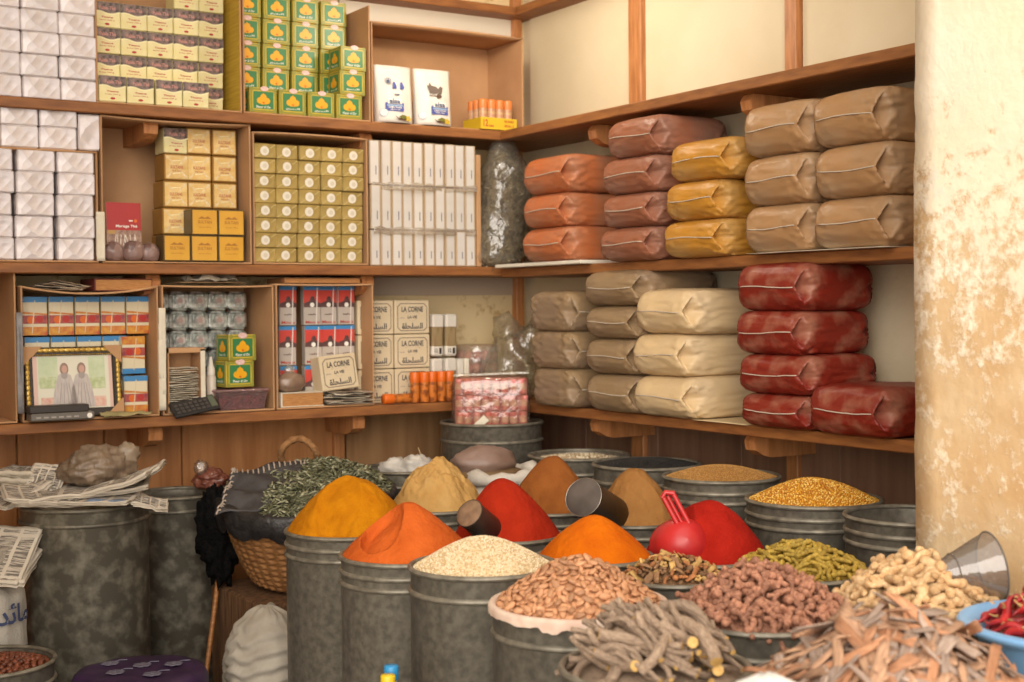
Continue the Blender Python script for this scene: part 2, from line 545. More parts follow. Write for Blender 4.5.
# ------------------------------------------------------------------ cartons
def carton(label, x0, x1, z0, z1, y0=-.285, y1=-.03, top=True, sag=0, left=True, right=True, back=True, inside=None, lip=0, group=None):
    r = thing('cardboard_carton', label, 'carton', ((x0 + x1) / 2, 0, z0), group=group)
    w, h, t = (x1 - x0) / 2, z1 - z0, .0055
    m = M_card
    MB().box(-w, w, y0, y1, 0, t, 0, .0015).build('bottom_panel', m, r)
    if back:
        MB().box(-w, w, y1, y1 + t, 0, h, 0, .0015).build('back_panel', m, r)
    for on, s in ((left, -1), (right, 1)):
        if on:
            xa, xb = (-w, -w + t) if s < 0 else (w - t, w)
            mb = MB().box(xa, xb, y0, y1, t, h - .002, 0, .0015)
            if inside and s > 0:
                mb.box(xa - .001, xa - .0002, y0 + .003, y1, t + .002, h - .004, 1)
            mb.build('side_panel', [m, inside or m], r)
    if top:
        mb = MB()
        mb.sheet(lambda u, v: (-w + 2 * w * u, y0 + (y1 - y0) * v, h - t / 2 - sag * 4 * u * (1 - u) * (1 - .6 * v)), 14, 4, 0, t)
        mb.build('top_panel', m, r)
    if lip:
        mb = MB()
        mb.sheet(lambda u, v: (-w + 2 * w * u, y0 - lip * v * .3 - .001, t + .001 + .0005 - lip * v), 10, 2, 0, .004)
        mb.build('flap', m, r)
    return r
carton('open carton of dark-topped tea boxes on the upper shelf, with a yellow inner side', -1.738, -1.270, 2.0875, 2.485, inside=M_cardy, top=False)
carton('open carton on the upper shelf stacked with green and yellow boxes', -1.264, -.808, 2.0875, 2.485, top=False)
carton('wide open carton on the upper shelf behind two white printed sachets', -.796, -.178, 2.0875, 2.435, sag=-.004, y0=-.27)
carton('low open carton tray under the five-high silver boxes', -2.32, -1.738, 1.600, 1.938, top=True)
carton('open carton with the red booklet and amber tea boxes', -1.728, -1.243, 1.600, 2.052, sag=.006)
carton('open carton packed full of small gold boxes with white seals', -1.236, -.822, 1.600, 2.03, sag=-.004)
carton('cut carton edge with an empty inside beside the carton of the framed picture', -2.36, -1.986, 1.122, 1.575)
carton('open carton with a sagging top holding the framed picture', -1.972, -1.556, 1.122, 1.530, sag=.022)
carton('open carton holding the calculator and silver foil packs', -1.545, -1.170, 1.122, 1.532, sag=.003)
carton('open carton holding red and blue sachets beside the cream salt boxes', -1.163, -.806, 1.122, 1.537, sag=.002)
MB_ = MB
# upright cardboard sheet at the end of the white packets
tag(MB().box(-.384, -.366, -.275, -.05, 0, .40, 0, .002).build('cardboard_divider', M_card, None, (0, 0, 1.5995)),
    'upright cardboard divider between the white packets and the dried herb bag', 'cardboard')

# ------------------------------------------------------------------ pack kinds (front at y = 0, base at z = 0, centred in x)
def pack(name, cat, w, d, h, mats, draw=None, ch=.0025, label=None):
    mb = MB().box(-w / 2, w / 2, 0, d, 0, h, 0, ch)
    if draw:
        draw(mb, w, h)
    o = mb.build(name, mats)
    tag(o, label, cat)
    return o

silver = Proto(pack('foil_wrapped_box', 'box', .110, .13, .0655, [M_silver], None, .004))
G = 'silver foil-wrapped boxes'
for c, x in enumerate((-2.012, -1.900, -1.789)):
    for r in range(6):
        silver.put((x + rnd.uniform(-.002, .002) - (.004 if r % 2 else 0), -.283 + rnd.uniform(-.004, .004), 2.0868 + r * .0662), (0, 0, rnd.uniform(-.015, .015)),
                   'silver foil box on the upper shelf, %s row, %s column from the tea carton' % (ROW[r], NTH[2 - c]), G)
for c, x in enumerate((-2.045, -1.926, -1.805)):
    for r in range(5):
        silver.put((x + rnd.uniform(-.003, .003) + .004 * (r > 2), -.283 + rnd.uniform(-.005, .003), 1.6062 + r * .0658), (0, 0, rnd.uniform(-.02, .02)),
                   'silver foil box in the carton tray, %s row, %s column from the red booklet' % (ROW[r], NTH[2 - c]), G)
for c, x in enumerate((-1.966, -1.853)):
    for r in range(2):
        silver.put((x + rnd.uniform(-.002, .002), -.28, 1.9395 + r * .0658), (0, 0, rnd.uniform(-.02, .02)),
                   'silver foil box on top of the carton tray, %s row, %s from the upright box' % (('lower', 'upper')[r], NTH[1 - c]), G)
silver.put((-1.7925, -.28, 1.9965), (0, PI / 2, .01), 'silver foil box standing on its end on the carton tray', G)

def draw_dark(mb, w, h):
    top = h * .62
    k = 8
    pts = [(-w / 2 + w * i / k, top + h * .05 * math.sin(2.2 * i / k * PI + .4) - h * .02) for i in range(k + 1)]
    mb.ppoly(pts + [(w / 2, h - .001), (-w / 2, h - .001)], 1)
    mb.ppoly(pts + [(x, z - h * .06) for x, z in pts[::-1]], 2, -.001)
    mb.ptext('Palais Thé', .002, h * .76, w * .62, h * .14, 3)
    mb.ptext('Tisane', 0, h * .40, w * .45, h * .07, 4)
    mb.ptext('boite 200 g', 0, h * .28, w * .55, h * .05, 4)
    mb.pdisc(0, h * .13, w * .09, 4, rz=h * .045)
dark = Proto(pack('tea_box', 'tea box', .083, .083, .0795, [mat('tea box body', '#e2d698', '#e9dfae', rough=.35, scale=30, rndv=.06), I_dark, I_pale, I_pink, I_red], draw_dark))
Gd = 'dark-topped yellow tea boxes'
for c in range(5):
    for r in range(5 if c > 2 else 4):
        dark.put((-1.681 + c * .0845 + .002 * r, -.195 + rnd.uniform(-.003, .003), 2.0935 + r * .0815), (0, 0, rnd.uniform(-.02, .02)),
                 'dark-topped tea box in the back stack, %s row, %s column from the silver boxes' % (ROW[r], NTH[c]), Gd)
for c in range(4):
    dark.put((-1.688 + c * .0868 + (.004 if c > 1 else 0), -.284, 2.0935), (0, 0, rnd.uniform(-.04, .04)),
             'dark-topped yellow tea box standing in the front row, %s from the silver boxes' % NTH[c], Gd)

# green boxes ------------------------------------------------------
M_gbox = mat('yellow tin print', '#cdb23a', '#b79f38', rough=.35, scale=40)
def draw_green(text):
    def f(mb, w, h):
        b = w * .13
        for x0, x1, z0, z1 in ((-w / 2 + .003, -w / 2 + .008, .003, h - .003), (w / 2 - .008, w / 2 - .003, .003, h - .003), (-w / 2 + .003, w / 2 - .003, .003, .008), (-w / 2 + .003, w / 2 - .003, h - .008, h - .003)):
            mb.prect(x0, x1, z0, z1, 4, -.0005)
        mb.prect(-w / 2 + b, w / 2 - b, b, h - b, 1, -.0007)
        for x, z, q in ((-.13, .48, 1), (.13, .48, 1), (0, .62, 1.05), (-.05, .44, .9), (.06, .45, .9)):
            mb.pdisc(x * w, z * h, w * .115 * q, 2, -.0010 - .0001 * q, h * .13 * q, 14)
        mb.ppoly([(-.03 * w, .70 * h), (.03 * w, .70 * h), (.012 * w, .79 * h), (-.012 * w, .79 * h)], 2, -.0012)
        mb.pdisc(0, .40 * h, w * .05, 5, -.0016, h * .035)
        mb.ptext(text, 0, h * .23, w * .52, h * .10, 3)
        # embossed corner blocks
        for sx in (-1, 1):
            for z in (.006, h - .006):
                mb.pdisc(sx * (w / 2 - .007), z, .007, 4, -.0009, None, 8)
    return f
gm = [M_gbox, I_green, I_gold, I_white, I_olive, I_org]
def green_box(text):
    r = thing('green_tea_box', '', 'tea box')
    mb = MB().box(-.0475, .0475, 0, .09, 0, .0805, 0, .002)
    draw_green(text)(mb, .095, .0805)
    # the same print on the side that shows when a box stands forward
    s = MB(); draw_green(text)(s, .088, .0805)
    mb.add([(-.0475 + y, .045 - x, z) for x, y, z in s.v], s.f)
    for i, q in enumerate(s.m):
        mb.m[len(mb.m) - len(s.m) + i] = q
    mb.build('body', gm, r)
    return r
gl, ga = green_box('Fleur d Or'), green_box('\ufeca\ufef4\ufe91\ufeae\ufedf\ufe8d')
seal = mat('pink seal', '#d7a6a0', '#e6cdc4', rough=.5, scale=160)
for q in (gl, ga):
    o = MB().ppoly([(.015 * math.cos(k * PI / 8), .008 * math.sin(k * PI / 8)) for k in range(16)], 0, 0).build('seal_sticker', seal, q, (rnd.uniform(-.004, .004), -.0022, .0775), (0, 0, 0))
    o['label'] = 'round pink seal sticker'
PL, PA = Proto(gl), Proto(ga)
Gg = 'green and yellow boxes in the carton'
def gput(x, y, z, lab, a, rot=(0, 0, 0)):
    (PA if a else PL).put((x, y, z), rot, lab, Gg)
for c in range(4):
    for r in range(5):
        gput(-1.214 + c * .1045 + .002 * r, -.181, 2.0935 + r * .0825, 'green and yellow box stacked behind, %s row, %s column from the dark-topped boxes' % (ROW[r], NTH[c]), (c + r) % 2, (0, 0, rnd.uniform(-.02, .02)))
for c in range(4):
    gput(-1.196 + c * .103, -.283, 2.0935, 'green and yellow box of the front row, %s from the dark-topped boxes' % NTH[c], c in (1, 2), (0, 0, rnd.uniform(-.03, .03)))
for r in range(2):
    gput(-.871 + .004 * r, -.277, 2.0935 + (r + 1) * .0822, 'green and yellow box stacked forward beside the carton edge, %s' % ('middle of its stack', 'topmost of its stack')[r], 1 - r, (0, 0, .03))

# the two white sachets --------------------------------------------------
def sachet(kind):
    r = thing('paper_sachet', '', 'sachet')
    mb = MB()
    w, h = .142, .192
    def side(sg):
        def fn(u, v):
            e = min(u, 1 - u, 1) * 2
            b = .030 * min(1, (e * 1.6)) ** .5 * min(1, .25 + (1 - v) * 1.1) + .0015
            return ((u - .5) * w * (1 - .02 * v), .032 + sg * b + .002 * fbm(u, v, kind, 3), v * h)
        return fn
    mb.sheet(side(-1), 14, 14, 0, .001); mb.sheet(side(1), 14, 14, 0, .001)
    mb.build('bag', mat('white sachet paper', '#e6dfd4', '#d9d2c8', rough=.5, scale=14, bump=.15, bscale=20), r)
    def sfront(x, z):
        u, v = x / w + .5, z / h
        e = max(0, min(u, 1 - u)) * 2
        return .032 - (.030 * min(1, (e * 1.6)) ** .5 * min(1, .25 + (1 - v) * 1.1) + .0015) + .002 * fbm(u, v, kind, 3)
    p = MB()
    if kind == 0:
        for a in range(6):
            t = a * PI / 6
            p.ppoly([(-.028 + .014 * math.cos(t) - .001 * math.sin(t), .137 + .014 * math.sin(t) + .001 * math.cos(t)), (-.028 + .014 * math.cos(t) + .001 * math.sin(t), .137 + .014 * math.sin(t) - .001 * math.cos(t)),
                     (-.028 - .014 * math.cos(t) + .001 * math.sin(t), .137 - .014 * math.sin(t) - .001 * math.cos(t)), (-.028 - .014 * math.cos(t) - .001 * math.sin(t), .137 - .014 * math.sin(t) + .001 * math.cos(t))], 1, 0)
        for x in (-.006, .022):
            p.ppoly([(x - .008, .112), (x + .006, .112), (x + .008, .122), (x + .002, .137), (x - .005, .135)], 2, 0)
        p.ppoly([(x * .012, .094 - .004 * (1 - x * x) + d) for x, d in ((-1, 0), (-.5, 0), (0, 0), (.5, 0), (1, 0), (.5, .004), (0, .004), (-.5, .004))], 1, 0)
    else:
        p.ppoly([(-.030, .138), (-.024, .132), (-.018, .146), (-.012, .134), (.004, .132), (.012, .124), (.020, .134), (.030, .130), (.026, .112), (.020, .104), (.010, .110), (-.004, .106), (-.022, .108)], 4, 0)
        p.prect(-.024, .024, .098, .1015, 4, 0); p.prect(.004, .020, .092, .105, 5, -.0004)
    bx = (-.012, .012)[kind]
    p.prect(bx - .033, bx + .033, .036, .064, 2, -.0002)
    p.prect(bx - .025, bx + .025, .060, .078, 0, -.0004)
    p.prect(bx - .028, bx + .028, .052, .058, 6, -.0006)
    p.ptext('alsa', bx, .0695, .040, .016, 1, -.0008)
    p.ptext('Sucre Vanillé', bx, .0485, .048, .0055, 0, -.0008)
    p.ptext('bonne cuisine', bx, .0415, .036, .004, 0, -.0008)
    p.pdisc(-.050, .031, .013, 6, 0); p.pdisc(-.050, .031, .0115, 0, -.0002)
    p.ppoly([(-.014, .022), (0, .014), (.022, .016), (.036, .010), (.024, .006), (0, .008)], 5, 0)
    p.ppoly([(0, .018), (.016, .026), (.032, .022), (.034, .012), (.016, .012)], 7, -.0002)
    for a in range(5):
        p.pdisc(.040 + .008 * math.cos(a * 1.257), .014 + .006 * math.sin(a * 1.257), .0048, 8, -.0004, None, 8)
    p.v = [(x, sfront(x, z) + y - .0060, z) for x, y, z in p.v]
    o = p.build('printing', [I_white, I_navy, mat('violet blue print', '#4a57a0', rough=.5), I_navy, mat('sepia print', '#6d5f55', rough=.6), mat('pod print', '#5c4330', rough=.6), mat('pale blue print', '#8fa8c8', rough=.5), mat('leaf print', '#70702e', rough=.6), I_yel], r, (0, .0003, 0))
    return r
M_ = Matrix
for k, (x, lab) in enumerate(((-.715, 'white paper sachet printed with blue figures, next to the green boxes'), (-.562, 'white paper sachet printed with a brown picture, beside its blue-printed twin'))):
    s = sachet(k); s.location = (x + .012, -.285, 2.0935); s.scale = (1.03, 1, 1.04); s.rotation_euler = (-.05, 0, .02 - .05 * k); s['label'] = lab; s['group'] = 'white printed sachets'

# tray of orange-capped tubes -----------------------------------------------
tray = thing('display_tray', 'yellow card tray marked 12 with orange-capped tubes standing in it', 'tray', (-.292, -.22, 2.0935))
tray.scale = (.78, 1, 1.05)
def tray_mb():
    mb = MB()
    mb.box(-.098, .098, -.062, .062, 0, .003)
    mb.box(-.098, .098, -.062, -.060, .003, .040); mb.box(-.098, .098, .060, .062, .003, .040)
    mb.box(-.098, -.096, -.060, .060, .003, .040); mb.box(.096, .098, -.060, .060, .003, .040)
    return mb
tray_mb().build('tray', mat('yellow tray card', '#d7b52a', rough=.5), tray)
p = MB(); p.ptext('12', -.072, .021, .024, .024, 0, 0); p.ptext('tubes', -.042, .013, .026, .009, 0, 0)
p.ptext('PRIX PROMO', .055, .029, .052, .008, 0, 0); p.ptext('SPECIAL 12', .055, .014, .052, .008, 0, 0)
p.build('printing', I_red, tray, (0, -.0628, 0))
def tube_thing():
    r = thing('spice_tube', '', 'tube')
    MB().lathe([(.0, 0), (.0160, 0), (.0165, .003), (.0165, .072), (.0150, .077)], 20).build('body', mat('tube body', '#cdb173', '#b47a66', rough=.3, scale=24, stretch=(1, 1, 3)), r)
    MB().lathe([(.0168, .073), (.0172, .075), (.0172, .102), (.016, .1055), (0, .1055)], 20).build('cap', mat('orange cap', '#d9803f', rough=.4), r)
    return r
P_ = Proto(tube_thing())
n = 0
for j, y in enumerate((-.036, 0, .036)):
    for i in range(4):
        P_.put((-.292 + (-.0525 + i * .035), -.22 + y, 2.097), (0, 0, 0), 'orange-capped tube in the yellow tray, %s from the sachets, %s row' % (NTH[i], ('front', 'middle', 'back')[j]), 'orange-capped tubes in the tray')

# amber tea boxes and red booklet -------------------------------------------------
def draw_star(mb, w, h):
    mb.prect(-w / 2 + .005, w / 2 - .005, .005, h - .005, 1, -.0005)
    c = h / 2
    for a in (0, 1, 2, 3):
        sx, sz = ((-1, -1), (1, -1), (1, 1), (-1, 1))[a]
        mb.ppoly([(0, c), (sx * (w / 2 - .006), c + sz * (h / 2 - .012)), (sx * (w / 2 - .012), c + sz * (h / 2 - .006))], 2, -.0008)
    mb.ptext('SULTANE', 0, h * .5, w * .5, h * .12, 3)
    mb.ptext('thé vert', 0, h * .36, w * .36, h * .06, 3)
    for z in (.02, .06):
        mb.ppoly([(-.014, z), (.012, z + .003), (.012, z + .005), (-.014, z + .003)], 4, -.0013)
M_amb = mat('amber box side', '#a67a34', '#8d6630', rough=.4, scale=12, rndv=.05)
I_amb = mat('amber face', '#dcb468', '#e6c98a', rough=.3, scale=40, bump=.5, bscale=50, rndv=.08)
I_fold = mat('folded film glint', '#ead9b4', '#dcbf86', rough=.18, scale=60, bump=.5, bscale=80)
star = Proto(pack('tea_box', 'tea box', .083, .10, .0845, [M_amb, I_amb, I_fold, mat('copper print', '#b8694a', rough=.4), I_pale], draw_star))
Ga = 'film-wrapped amber tea boxes'
for c in range(3):
    for r in range(1 if c else 0, 5) if False else range(5):
        if r == 4 and c == 0:
            continue
        star.put((-1.478 + c * .086 + .004 * r * (c == 0), -.215, 1.6065 + .002 + r * .0865), (0, 0, rnd.uniform(-.02, .02)),
                 'film-wrapped amber tea box, %s row up, %s column from the booklet' % (ROW[r], NTH[c]), Ga)
dark.put((-1.466, -.215, 1.6085 + 4 * .0865), (0, 0, .03), 'lone dark-topped tea box on the amber tea stack', Gd)
def draw_amb(mb, w, h):
    mb.prect(-w / 2 + .004, w / 2 - .004, .004, h - .004, 1, -.0005)
    mb.ptext('SULTAN', 0, h * .5, w * .52, h * .12, 2)
    mb.ppoly([(-.022, h * .62), (-.010, h * .72), (0, h * .66), (.010, h * .72), (.022, h * .62)], 2, -.001)
    mb.ptext('thé vert 500 g', 0, h * .3, w * .45, h * .05, 2)
amb = Proto(pack('tea_box', 'tea box', .088, .075, .083, [mat('dark box edge', '#5d4b2c', rough=.4), mat('bright amber face', '#d9a63a', '#cf9733', rough=.35, scale=10), mat('brown ink', '#a8702a', rough=.5)], draw_amb))
for c in range(3):
    amb.put((-1.495 + c * .0895, -.292, 1.6065), (0, 0, rnd.uniform(-.02, .02)), 'plain amber tea box on the carton floor, %s from the red booklet' % NTH[c], 'plain amber tea boxes')
for c in range(2):
    amb.put((-1.403 + c * .089, -.290, 1.6905), (0, 0, rnd.uniform(-.03, .03)), 'plain amber tea box in the second layer, %s' % ('standing over the middle box', 'beside the carton side')[c], 'plain amber tea boxes')
# booklet
def booklet():
    w, h = .108, .148
    mb = MB().box(-w / 2, w / 2, 0, .006, 0, h, 0, .001)
    mb.prect(-w / 2, w / 2, h * .42, h, 1); mb.prect(-w / 2, w / 2, 0, h * .42, 2)
    mb.prect(-w / 2 + .001, -w / 4, h * .34, h * .42, 5, -.0008)
    mb.ptext('Mariage Thé', .008, h * .5, w * .62, h * .075, 3)
    mb.pdisc(w * .34, h * .62, .0055, 4); mb.ppoly([(.016, h * .61), (.028, h * .61), (.028, h * .635), (.016, h * .635)], 3)
    for k in range(9):
        x = -.03 + k * .0085; t = rnd.uniform(-.5, .5)
        mb.ppoly([(x, h * .1), (x + .0015, h * .1), (x + .0015 + t * .02, h * .33), (x + t * .02, h * .33)], 3, -.001)
    return mb.build('booklet', [M_paper, mat('crimson cover', '#a82a2c', rough=.4), mat('brown photo', '#7a5a4c', '#a88a78', rough=.4, scale=70), I_white, I_org, I_tan], None, (-1.652, -.262, 1.640), (-.06, 0, 0))
tag(booklet(), 'red booklet with a brown photo, propped in the carton of amber tea boxes', 'booklet')
def blob_bag(name, label, c, r, m, seed, knot=None, cat='bag', film_m=None, amp=1.0):
    """soft filled bag, creased by noise, its foot flattened"""
    o = thing(name, label, cat, (c[0], c[1], c[2] - r[2] * .8))
    def f(x, y, z):
        k = 1 + amp * (.13 * fbm(x + seed, y, z, 1.3) + .06 * fbm(x, y + seed, z, 4)) - (amp > 1) * .10 * abs(fbm(x * 2.5, y + seed, z, 2.2, 2))
        z2 = max(z * k, -.8)
        return x * k, y * k, z2
    MB().ball((0, 0, r[2] * .8), r, *((28, 18) if amp <= 1 else (64, 40)), 0, None, f).build('filled_bag', m, o)
    if knot:
        kx, ky, kz, kr = knot
        def g(x, y, z):
            q = 1 + .35 * fbm(x, y + seed * 2, z, 2.4)
            return x * q, y * q, z * q
        MB().ball((kx, ky, kz), (kr, kr * .7, kr), 18, 12, 0, None, g).build('knot', film_m or M_film2, o)
    return o
M_pbag = mat('plum fruit in plastic', '#8b7068', '#6e5550', rough=.3, scale=26, bump=.5, bscale=30, kind='voronoi')
for k, (x, r_) in enumerate(((-1.685, .033), (-1.625, .036), (-1.573, .032))):
    blob_bag('plastic_bag', 'small tied bag of dull purple fruit under the red booklet, %s' % ('in the carton corner', 'the middle one of three', 'nearest the amber boxes')[k],
             (x, -.262, 1.6065 + r_ * .8), (r_, r_ * .8, r_), M_pbag, k * 7.1)

# gold boxes with white seals ------------------------------------------------------------
def draw_gold(mb, w, h):
    mb.pdisc(rnd.uniform(-.003, .003), h * .5, .0155, 1, -.0009, None, 18)
    mb.pdisc(0, h * .5, .008, 2, -.0012, None, 8)
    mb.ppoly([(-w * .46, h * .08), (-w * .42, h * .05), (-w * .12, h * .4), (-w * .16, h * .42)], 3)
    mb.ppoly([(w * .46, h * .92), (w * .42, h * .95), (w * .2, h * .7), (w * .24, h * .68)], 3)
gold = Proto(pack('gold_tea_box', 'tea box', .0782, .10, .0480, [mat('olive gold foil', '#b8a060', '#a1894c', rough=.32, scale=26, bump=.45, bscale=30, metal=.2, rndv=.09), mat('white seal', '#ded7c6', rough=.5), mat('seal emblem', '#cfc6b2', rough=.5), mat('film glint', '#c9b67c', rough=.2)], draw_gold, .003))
for c in range(5):
    for r in range(8):
        gold.put((-1.190 + c * .0802 - .0012 * (7 - r) * (c > 0), -.272 + rnd.uniform(-.006, .004), 1.6065 + r * .0486), (0, 0, rnd.uniform(-.03, .03)),
                 'gold box with white seal, %s row up, %s column from the white packets' % (ROW[r], NTH[4 - c]), 'gold boxes with white seals')
# white packets, three rows of ten
def draw_white(mb, w, h):
    mb.prect(-w / 2 + .004, w / 2 - .007, .004, h - .003, 1)
    mb.prect(w / 2 - .0055, w / 2 - .004, .004, h - .003, 2)
    mb.prect(.002, .0055, h * .22, h * .42, 3, -.001)
wp = {}
for q, hh in (('tall', .151), ('short', .1235)):
    wp[q] = Proto(pack('white_packet', 'packet', .0415, .12, hh, [mat('packet side', '#b79f80', rough=.5), mat('white packet face', '#d8d3cb', '#cbc5bd', rough=.35, scale=9, bump=.2, bscale=15, rndv=.05), mat('packet stripe', '#a79274', rough=.5), mat('packet ink', '#6f6d7d', rough=.5)], draw_white, .002))
for r, z in enumerate((1.5995, 1.7245, 1.879)):
    for c in range(10):
        wp['tall' if r else 'short'].put((-.787 + c * .0422, -.272 + rnd.uniform(-.004, .004), z), (0, 0, rnd.uniform(-.05, .05)),
                                         'slim white packet, %s row, %s from the gold boxes' % (('bottom', 'middle', 'top')[r], NTH[c]), 'slim white packets in three rows')
for r, z in enumerate((1.720, 1.874)):
    tag(MB().sheet(lambda u, v: (-.80 + .41 * u, -.282 + .01 * math.sin(9 * u + r), z + .006 * fbm(u * 9, v, r, 1) - .012 + .024 * v), 30, 3, 0, .0008).build('wrapping_film', M_film2),
        'crumpled clear film edge across the white packets, over the %s row' % ('bottom', 'middle')[r], 'plastic film')

# bag of dried herb leaning in the corner ------------------------------------------------
hb = thing('herb_bag', 'tall clear plastic bag of dried grey-green herb standing in the shelf corner', 'bag', (-.262, -.262, 1.6))
def tall(rx, rz, seed, amp):
    mb = MB()
    prof = []
    n, k = 26, 30
    vs, fs = [], []
    for i in range(n + 1):
        v = i / n
        rr = (min(1, v * 7 + .55) ** .6) * (1 if v < .72 else 1 - .72 * ((v - .72) / .28) ** 1.2)
        for j in range(k):
            t = 2 * PI * j / k
            q = rr * (1 + amp * fbm(math.cos(t) * 2, math.sin(t) * 2, v * 7 + seed, 1.2))
            vs.append((rx * q * math.cos(t) + .018 * math.sin(3 * v) - .03 * (1 - v), rx * .8 * q * math.sin(t), v * rz))
    for i in range(n):
        for j in range(k):
            a, b = i * k + j, i * k + (j + 1) % k
            fs.append((a, b, b + k, a + k))
    fs.append(tuple(range(k))[::-1])
    fs.append(tuple(range(n * k, n * k + k)))
    return mb.add(vs, fs, 0, True)
hm = tall(.084, .42, 1, .10)
r5 = random.Random(5)
hv = list(hm.v)
for k in range(1100):
    p = Vector(hv[r5.randrange(len(hv))]) + Vector((r5.uniform(-.008, .008), r5.uniform(-.008, .008), r5.uniform(-.01, .01)))
    d_ = Vector((r5.gauss(0, 1), r5.gauss(0, 1), r5.gauss(0, 1))).normalized() * r5.uniform(.008, .020)
    q_ = d_.orthogonal().normalized() * r5.uniform(.0012, .0030)
    n_ = d_.cross(q_).normalized() * .0012
    hm.add([p - d_, p + q_, p + d_, p - q_, p + n_, p - n_], [(0, 1, 4), (1, 2, 4), (2, 3, 4), (3, 0, 4), (1, 0, 5), (2, 1, 5), (3, 2, 5), (0, 3, 5)], r5.choice((0, 1, 1, 2)))
hm.build('dried_herb', [mat('dried herb', '#7d7058', '#544a36', rough=.8, scale=36, bump=1, bscale=55, contrast=(.42, .58), bdist=.03), mat('herb twig', '#a3967a', rough=.8), mat('herb dark', '#5c5340', rough=.8)], hb)
tall(.096, .475, 4, .16).build('clear_bag', film('herb bag film', '#e9e4d6', fac=.10, rough=.12, body=.08, bump=.8), hb)

# ------------------------------------------------------------------ carton with the framed picture
def draw_col(mb, w, h):
    mb.prect(-w / 2, w / 2, h * .86, h, 1)
    mb.prect(-w / 2, w / 2, h * .30, h * .52, 2, -.0005)
    mb.pdisc(-.012, h * .40, .012, 3); mb.pdisc(.014, h * .42, .011, 5)
    mb.prect(-w / 2, w / 2, 0, h * .22, 4)
    for k in range(1):
        x = -.010
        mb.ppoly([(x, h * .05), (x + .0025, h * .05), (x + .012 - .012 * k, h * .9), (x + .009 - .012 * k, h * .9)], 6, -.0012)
    mb.ppoly([(-w / 2, h * .62), (w / 2, h * .56), (w / 2, h * .52), (-w / 2, h * .56)], 4)
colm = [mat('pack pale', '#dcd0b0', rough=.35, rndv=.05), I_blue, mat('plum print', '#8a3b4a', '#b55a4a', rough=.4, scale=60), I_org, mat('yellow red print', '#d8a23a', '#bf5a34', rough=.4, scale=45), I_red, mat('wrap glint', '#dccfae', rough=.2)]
col = Proto(pack('soap_pack', 'pack', .074, .06, .117, colm, draw_col, .002))
Gc = 'colourful wrapped packs'
for c in range(5):
    col.put((-1.873 + c * .0795 - .04, -.205, 1.3800), (0, 0, rnd.uniform(-.04, .04)), 'colourful wrapped pack in the upper row behind the picture, %s from the carton end' % NTH[c], Gc)
for c in range(4):
    col.put((-1.905 + c * .079, -.195, 1.2570), (0, 0, rnd.uniform(-.03, .03)), 'colourful pack half hidden behind the framed picture, %s in the middle row' % NTH[c], Gc)
    col.put((-1.905 + c * .079, -.195, 1.1340), (0, 0, rnd.uniform(-.03, .03)), 'colourful pack mostly hidden behind the framed picture, %s in the lowest row' % NTH[c], Gc)
col.put((-1.617, -.222, 1.2545 + .117), (0, PI, .04), 'colourful pack standing upside down with its blue end low, beside the picture frame', Gc)
col.put((-1.611, -.222, 1.1300), (0, 0, -.05), 'colourful pack standing on the carton floor beside the picture frame', Gc)
# picture
fr = thing('picture_frame', 'black and gold picture frame with pale corners around a faded picture of two figures', 'picture', (-1.812, -.262, 1.130), (-.13, 0, 0))
W2, H2 = .146, .215
def frame_mb():
    mb = MB()
    for (a, b, c_, d) in ((-W2, W2, 0, .026), (-W2, W2, H2 - .026, H2), (-W2, -W2 + .026, .026, H2 - .026), (W2 - .026, W2, .026, H2 - .026)):
        mb.box(a, b, -.006, .010, c_, d, 0, .003)
    return mb
frame_mb().build('frame', mat('black frame', '#2d2419', rough=.4), fr)
g_ = MB()
for k in range(15):
    x = -W2 + .035 + k * (2 * W2 - .07) / 14
    g_.ball((x, -.007, H2 - .010), (.011, .003, .007), 8, 5)
for k in range(11):
    z = .030 + k * (H2 - .06) / 10
    for s_ in (-1, 1):
        g_.ball((s_ * (W2 - .010), -.007, z), (.007, .003, .011), 8, 5)
for k in range(40):
    x = -W2 + .024 + k * (2 * W2 - .048) / 39
    g_.ball((x, -.006, H2 - .024), .0024, 6, 4)
g_.build('gilt_moulding', mat('gilt', '#d8b55a', '#a9822f', rough=.3, metal=.4, scale=90), fr)
for (sx, z0) in ((1, H2), (1, 0), (-1, H2)):
    MB().ppoly([(sx * (W2 + .002), z0 + (.002 if z0 else -.002)), (sx * (W2 + .002), z0 + (-.055 if z0 else .055)), (sx * (W2 - .055), z0 + (.002 if z0 else -.002))], 0, -.011).build('corner_guard', M_card, fr)['label'] = 'triangular cardboard corner guard'
pm = MB().box(-W2 + .024, W2 - .024, .002, .004, .024, H2 - .024, 0)
X, Z = W2 - .024, H2 - .024
pm.prect(-X, -X + .016, .026, Z, 1, .0016); pm.prect(X - .012, X, .026, Z, 1, .0016)
for (a, b, c_, d, q) in ((-.103, -.045, .10, .185, 2), (.048, .098, .10, .185, 2), (-.100, -.05, .09, .125, 3), (.05, .098, .085, .12, 3), (-.098, -.055, .03, .062, 4), (.055, .098, .03, .062, 4)):
    pm.prect(a, b, c_, d, q, .0014 - .0001 * q)
for sx in (-.026, .026):
    pm.ppoly([(sx - .040, .03), (sx + .040, .03), (sx + .030, .09), (sx + .019, .128), (sx + .008, .136), (sx - .008, .136), (sx - .019, .128), (sx - .030, .09)], 5, .0005)
    for q in (-.020, -.006, .010, .022):
        pm.ppoly([(sx + q, .03), (sx + q + .003, .03), (sx + q * .5 + .002, .105), (sx + q * .5, .105)], 8, .0004)
    pm.pdisc(sx, .148, .013, 9, .0003, .019)
    pm.pdisc(sx + .001, .147, .0085, 6, .0001, .012)
    pm.pdisc(sx, .127, .010, 8, .0001, .010)
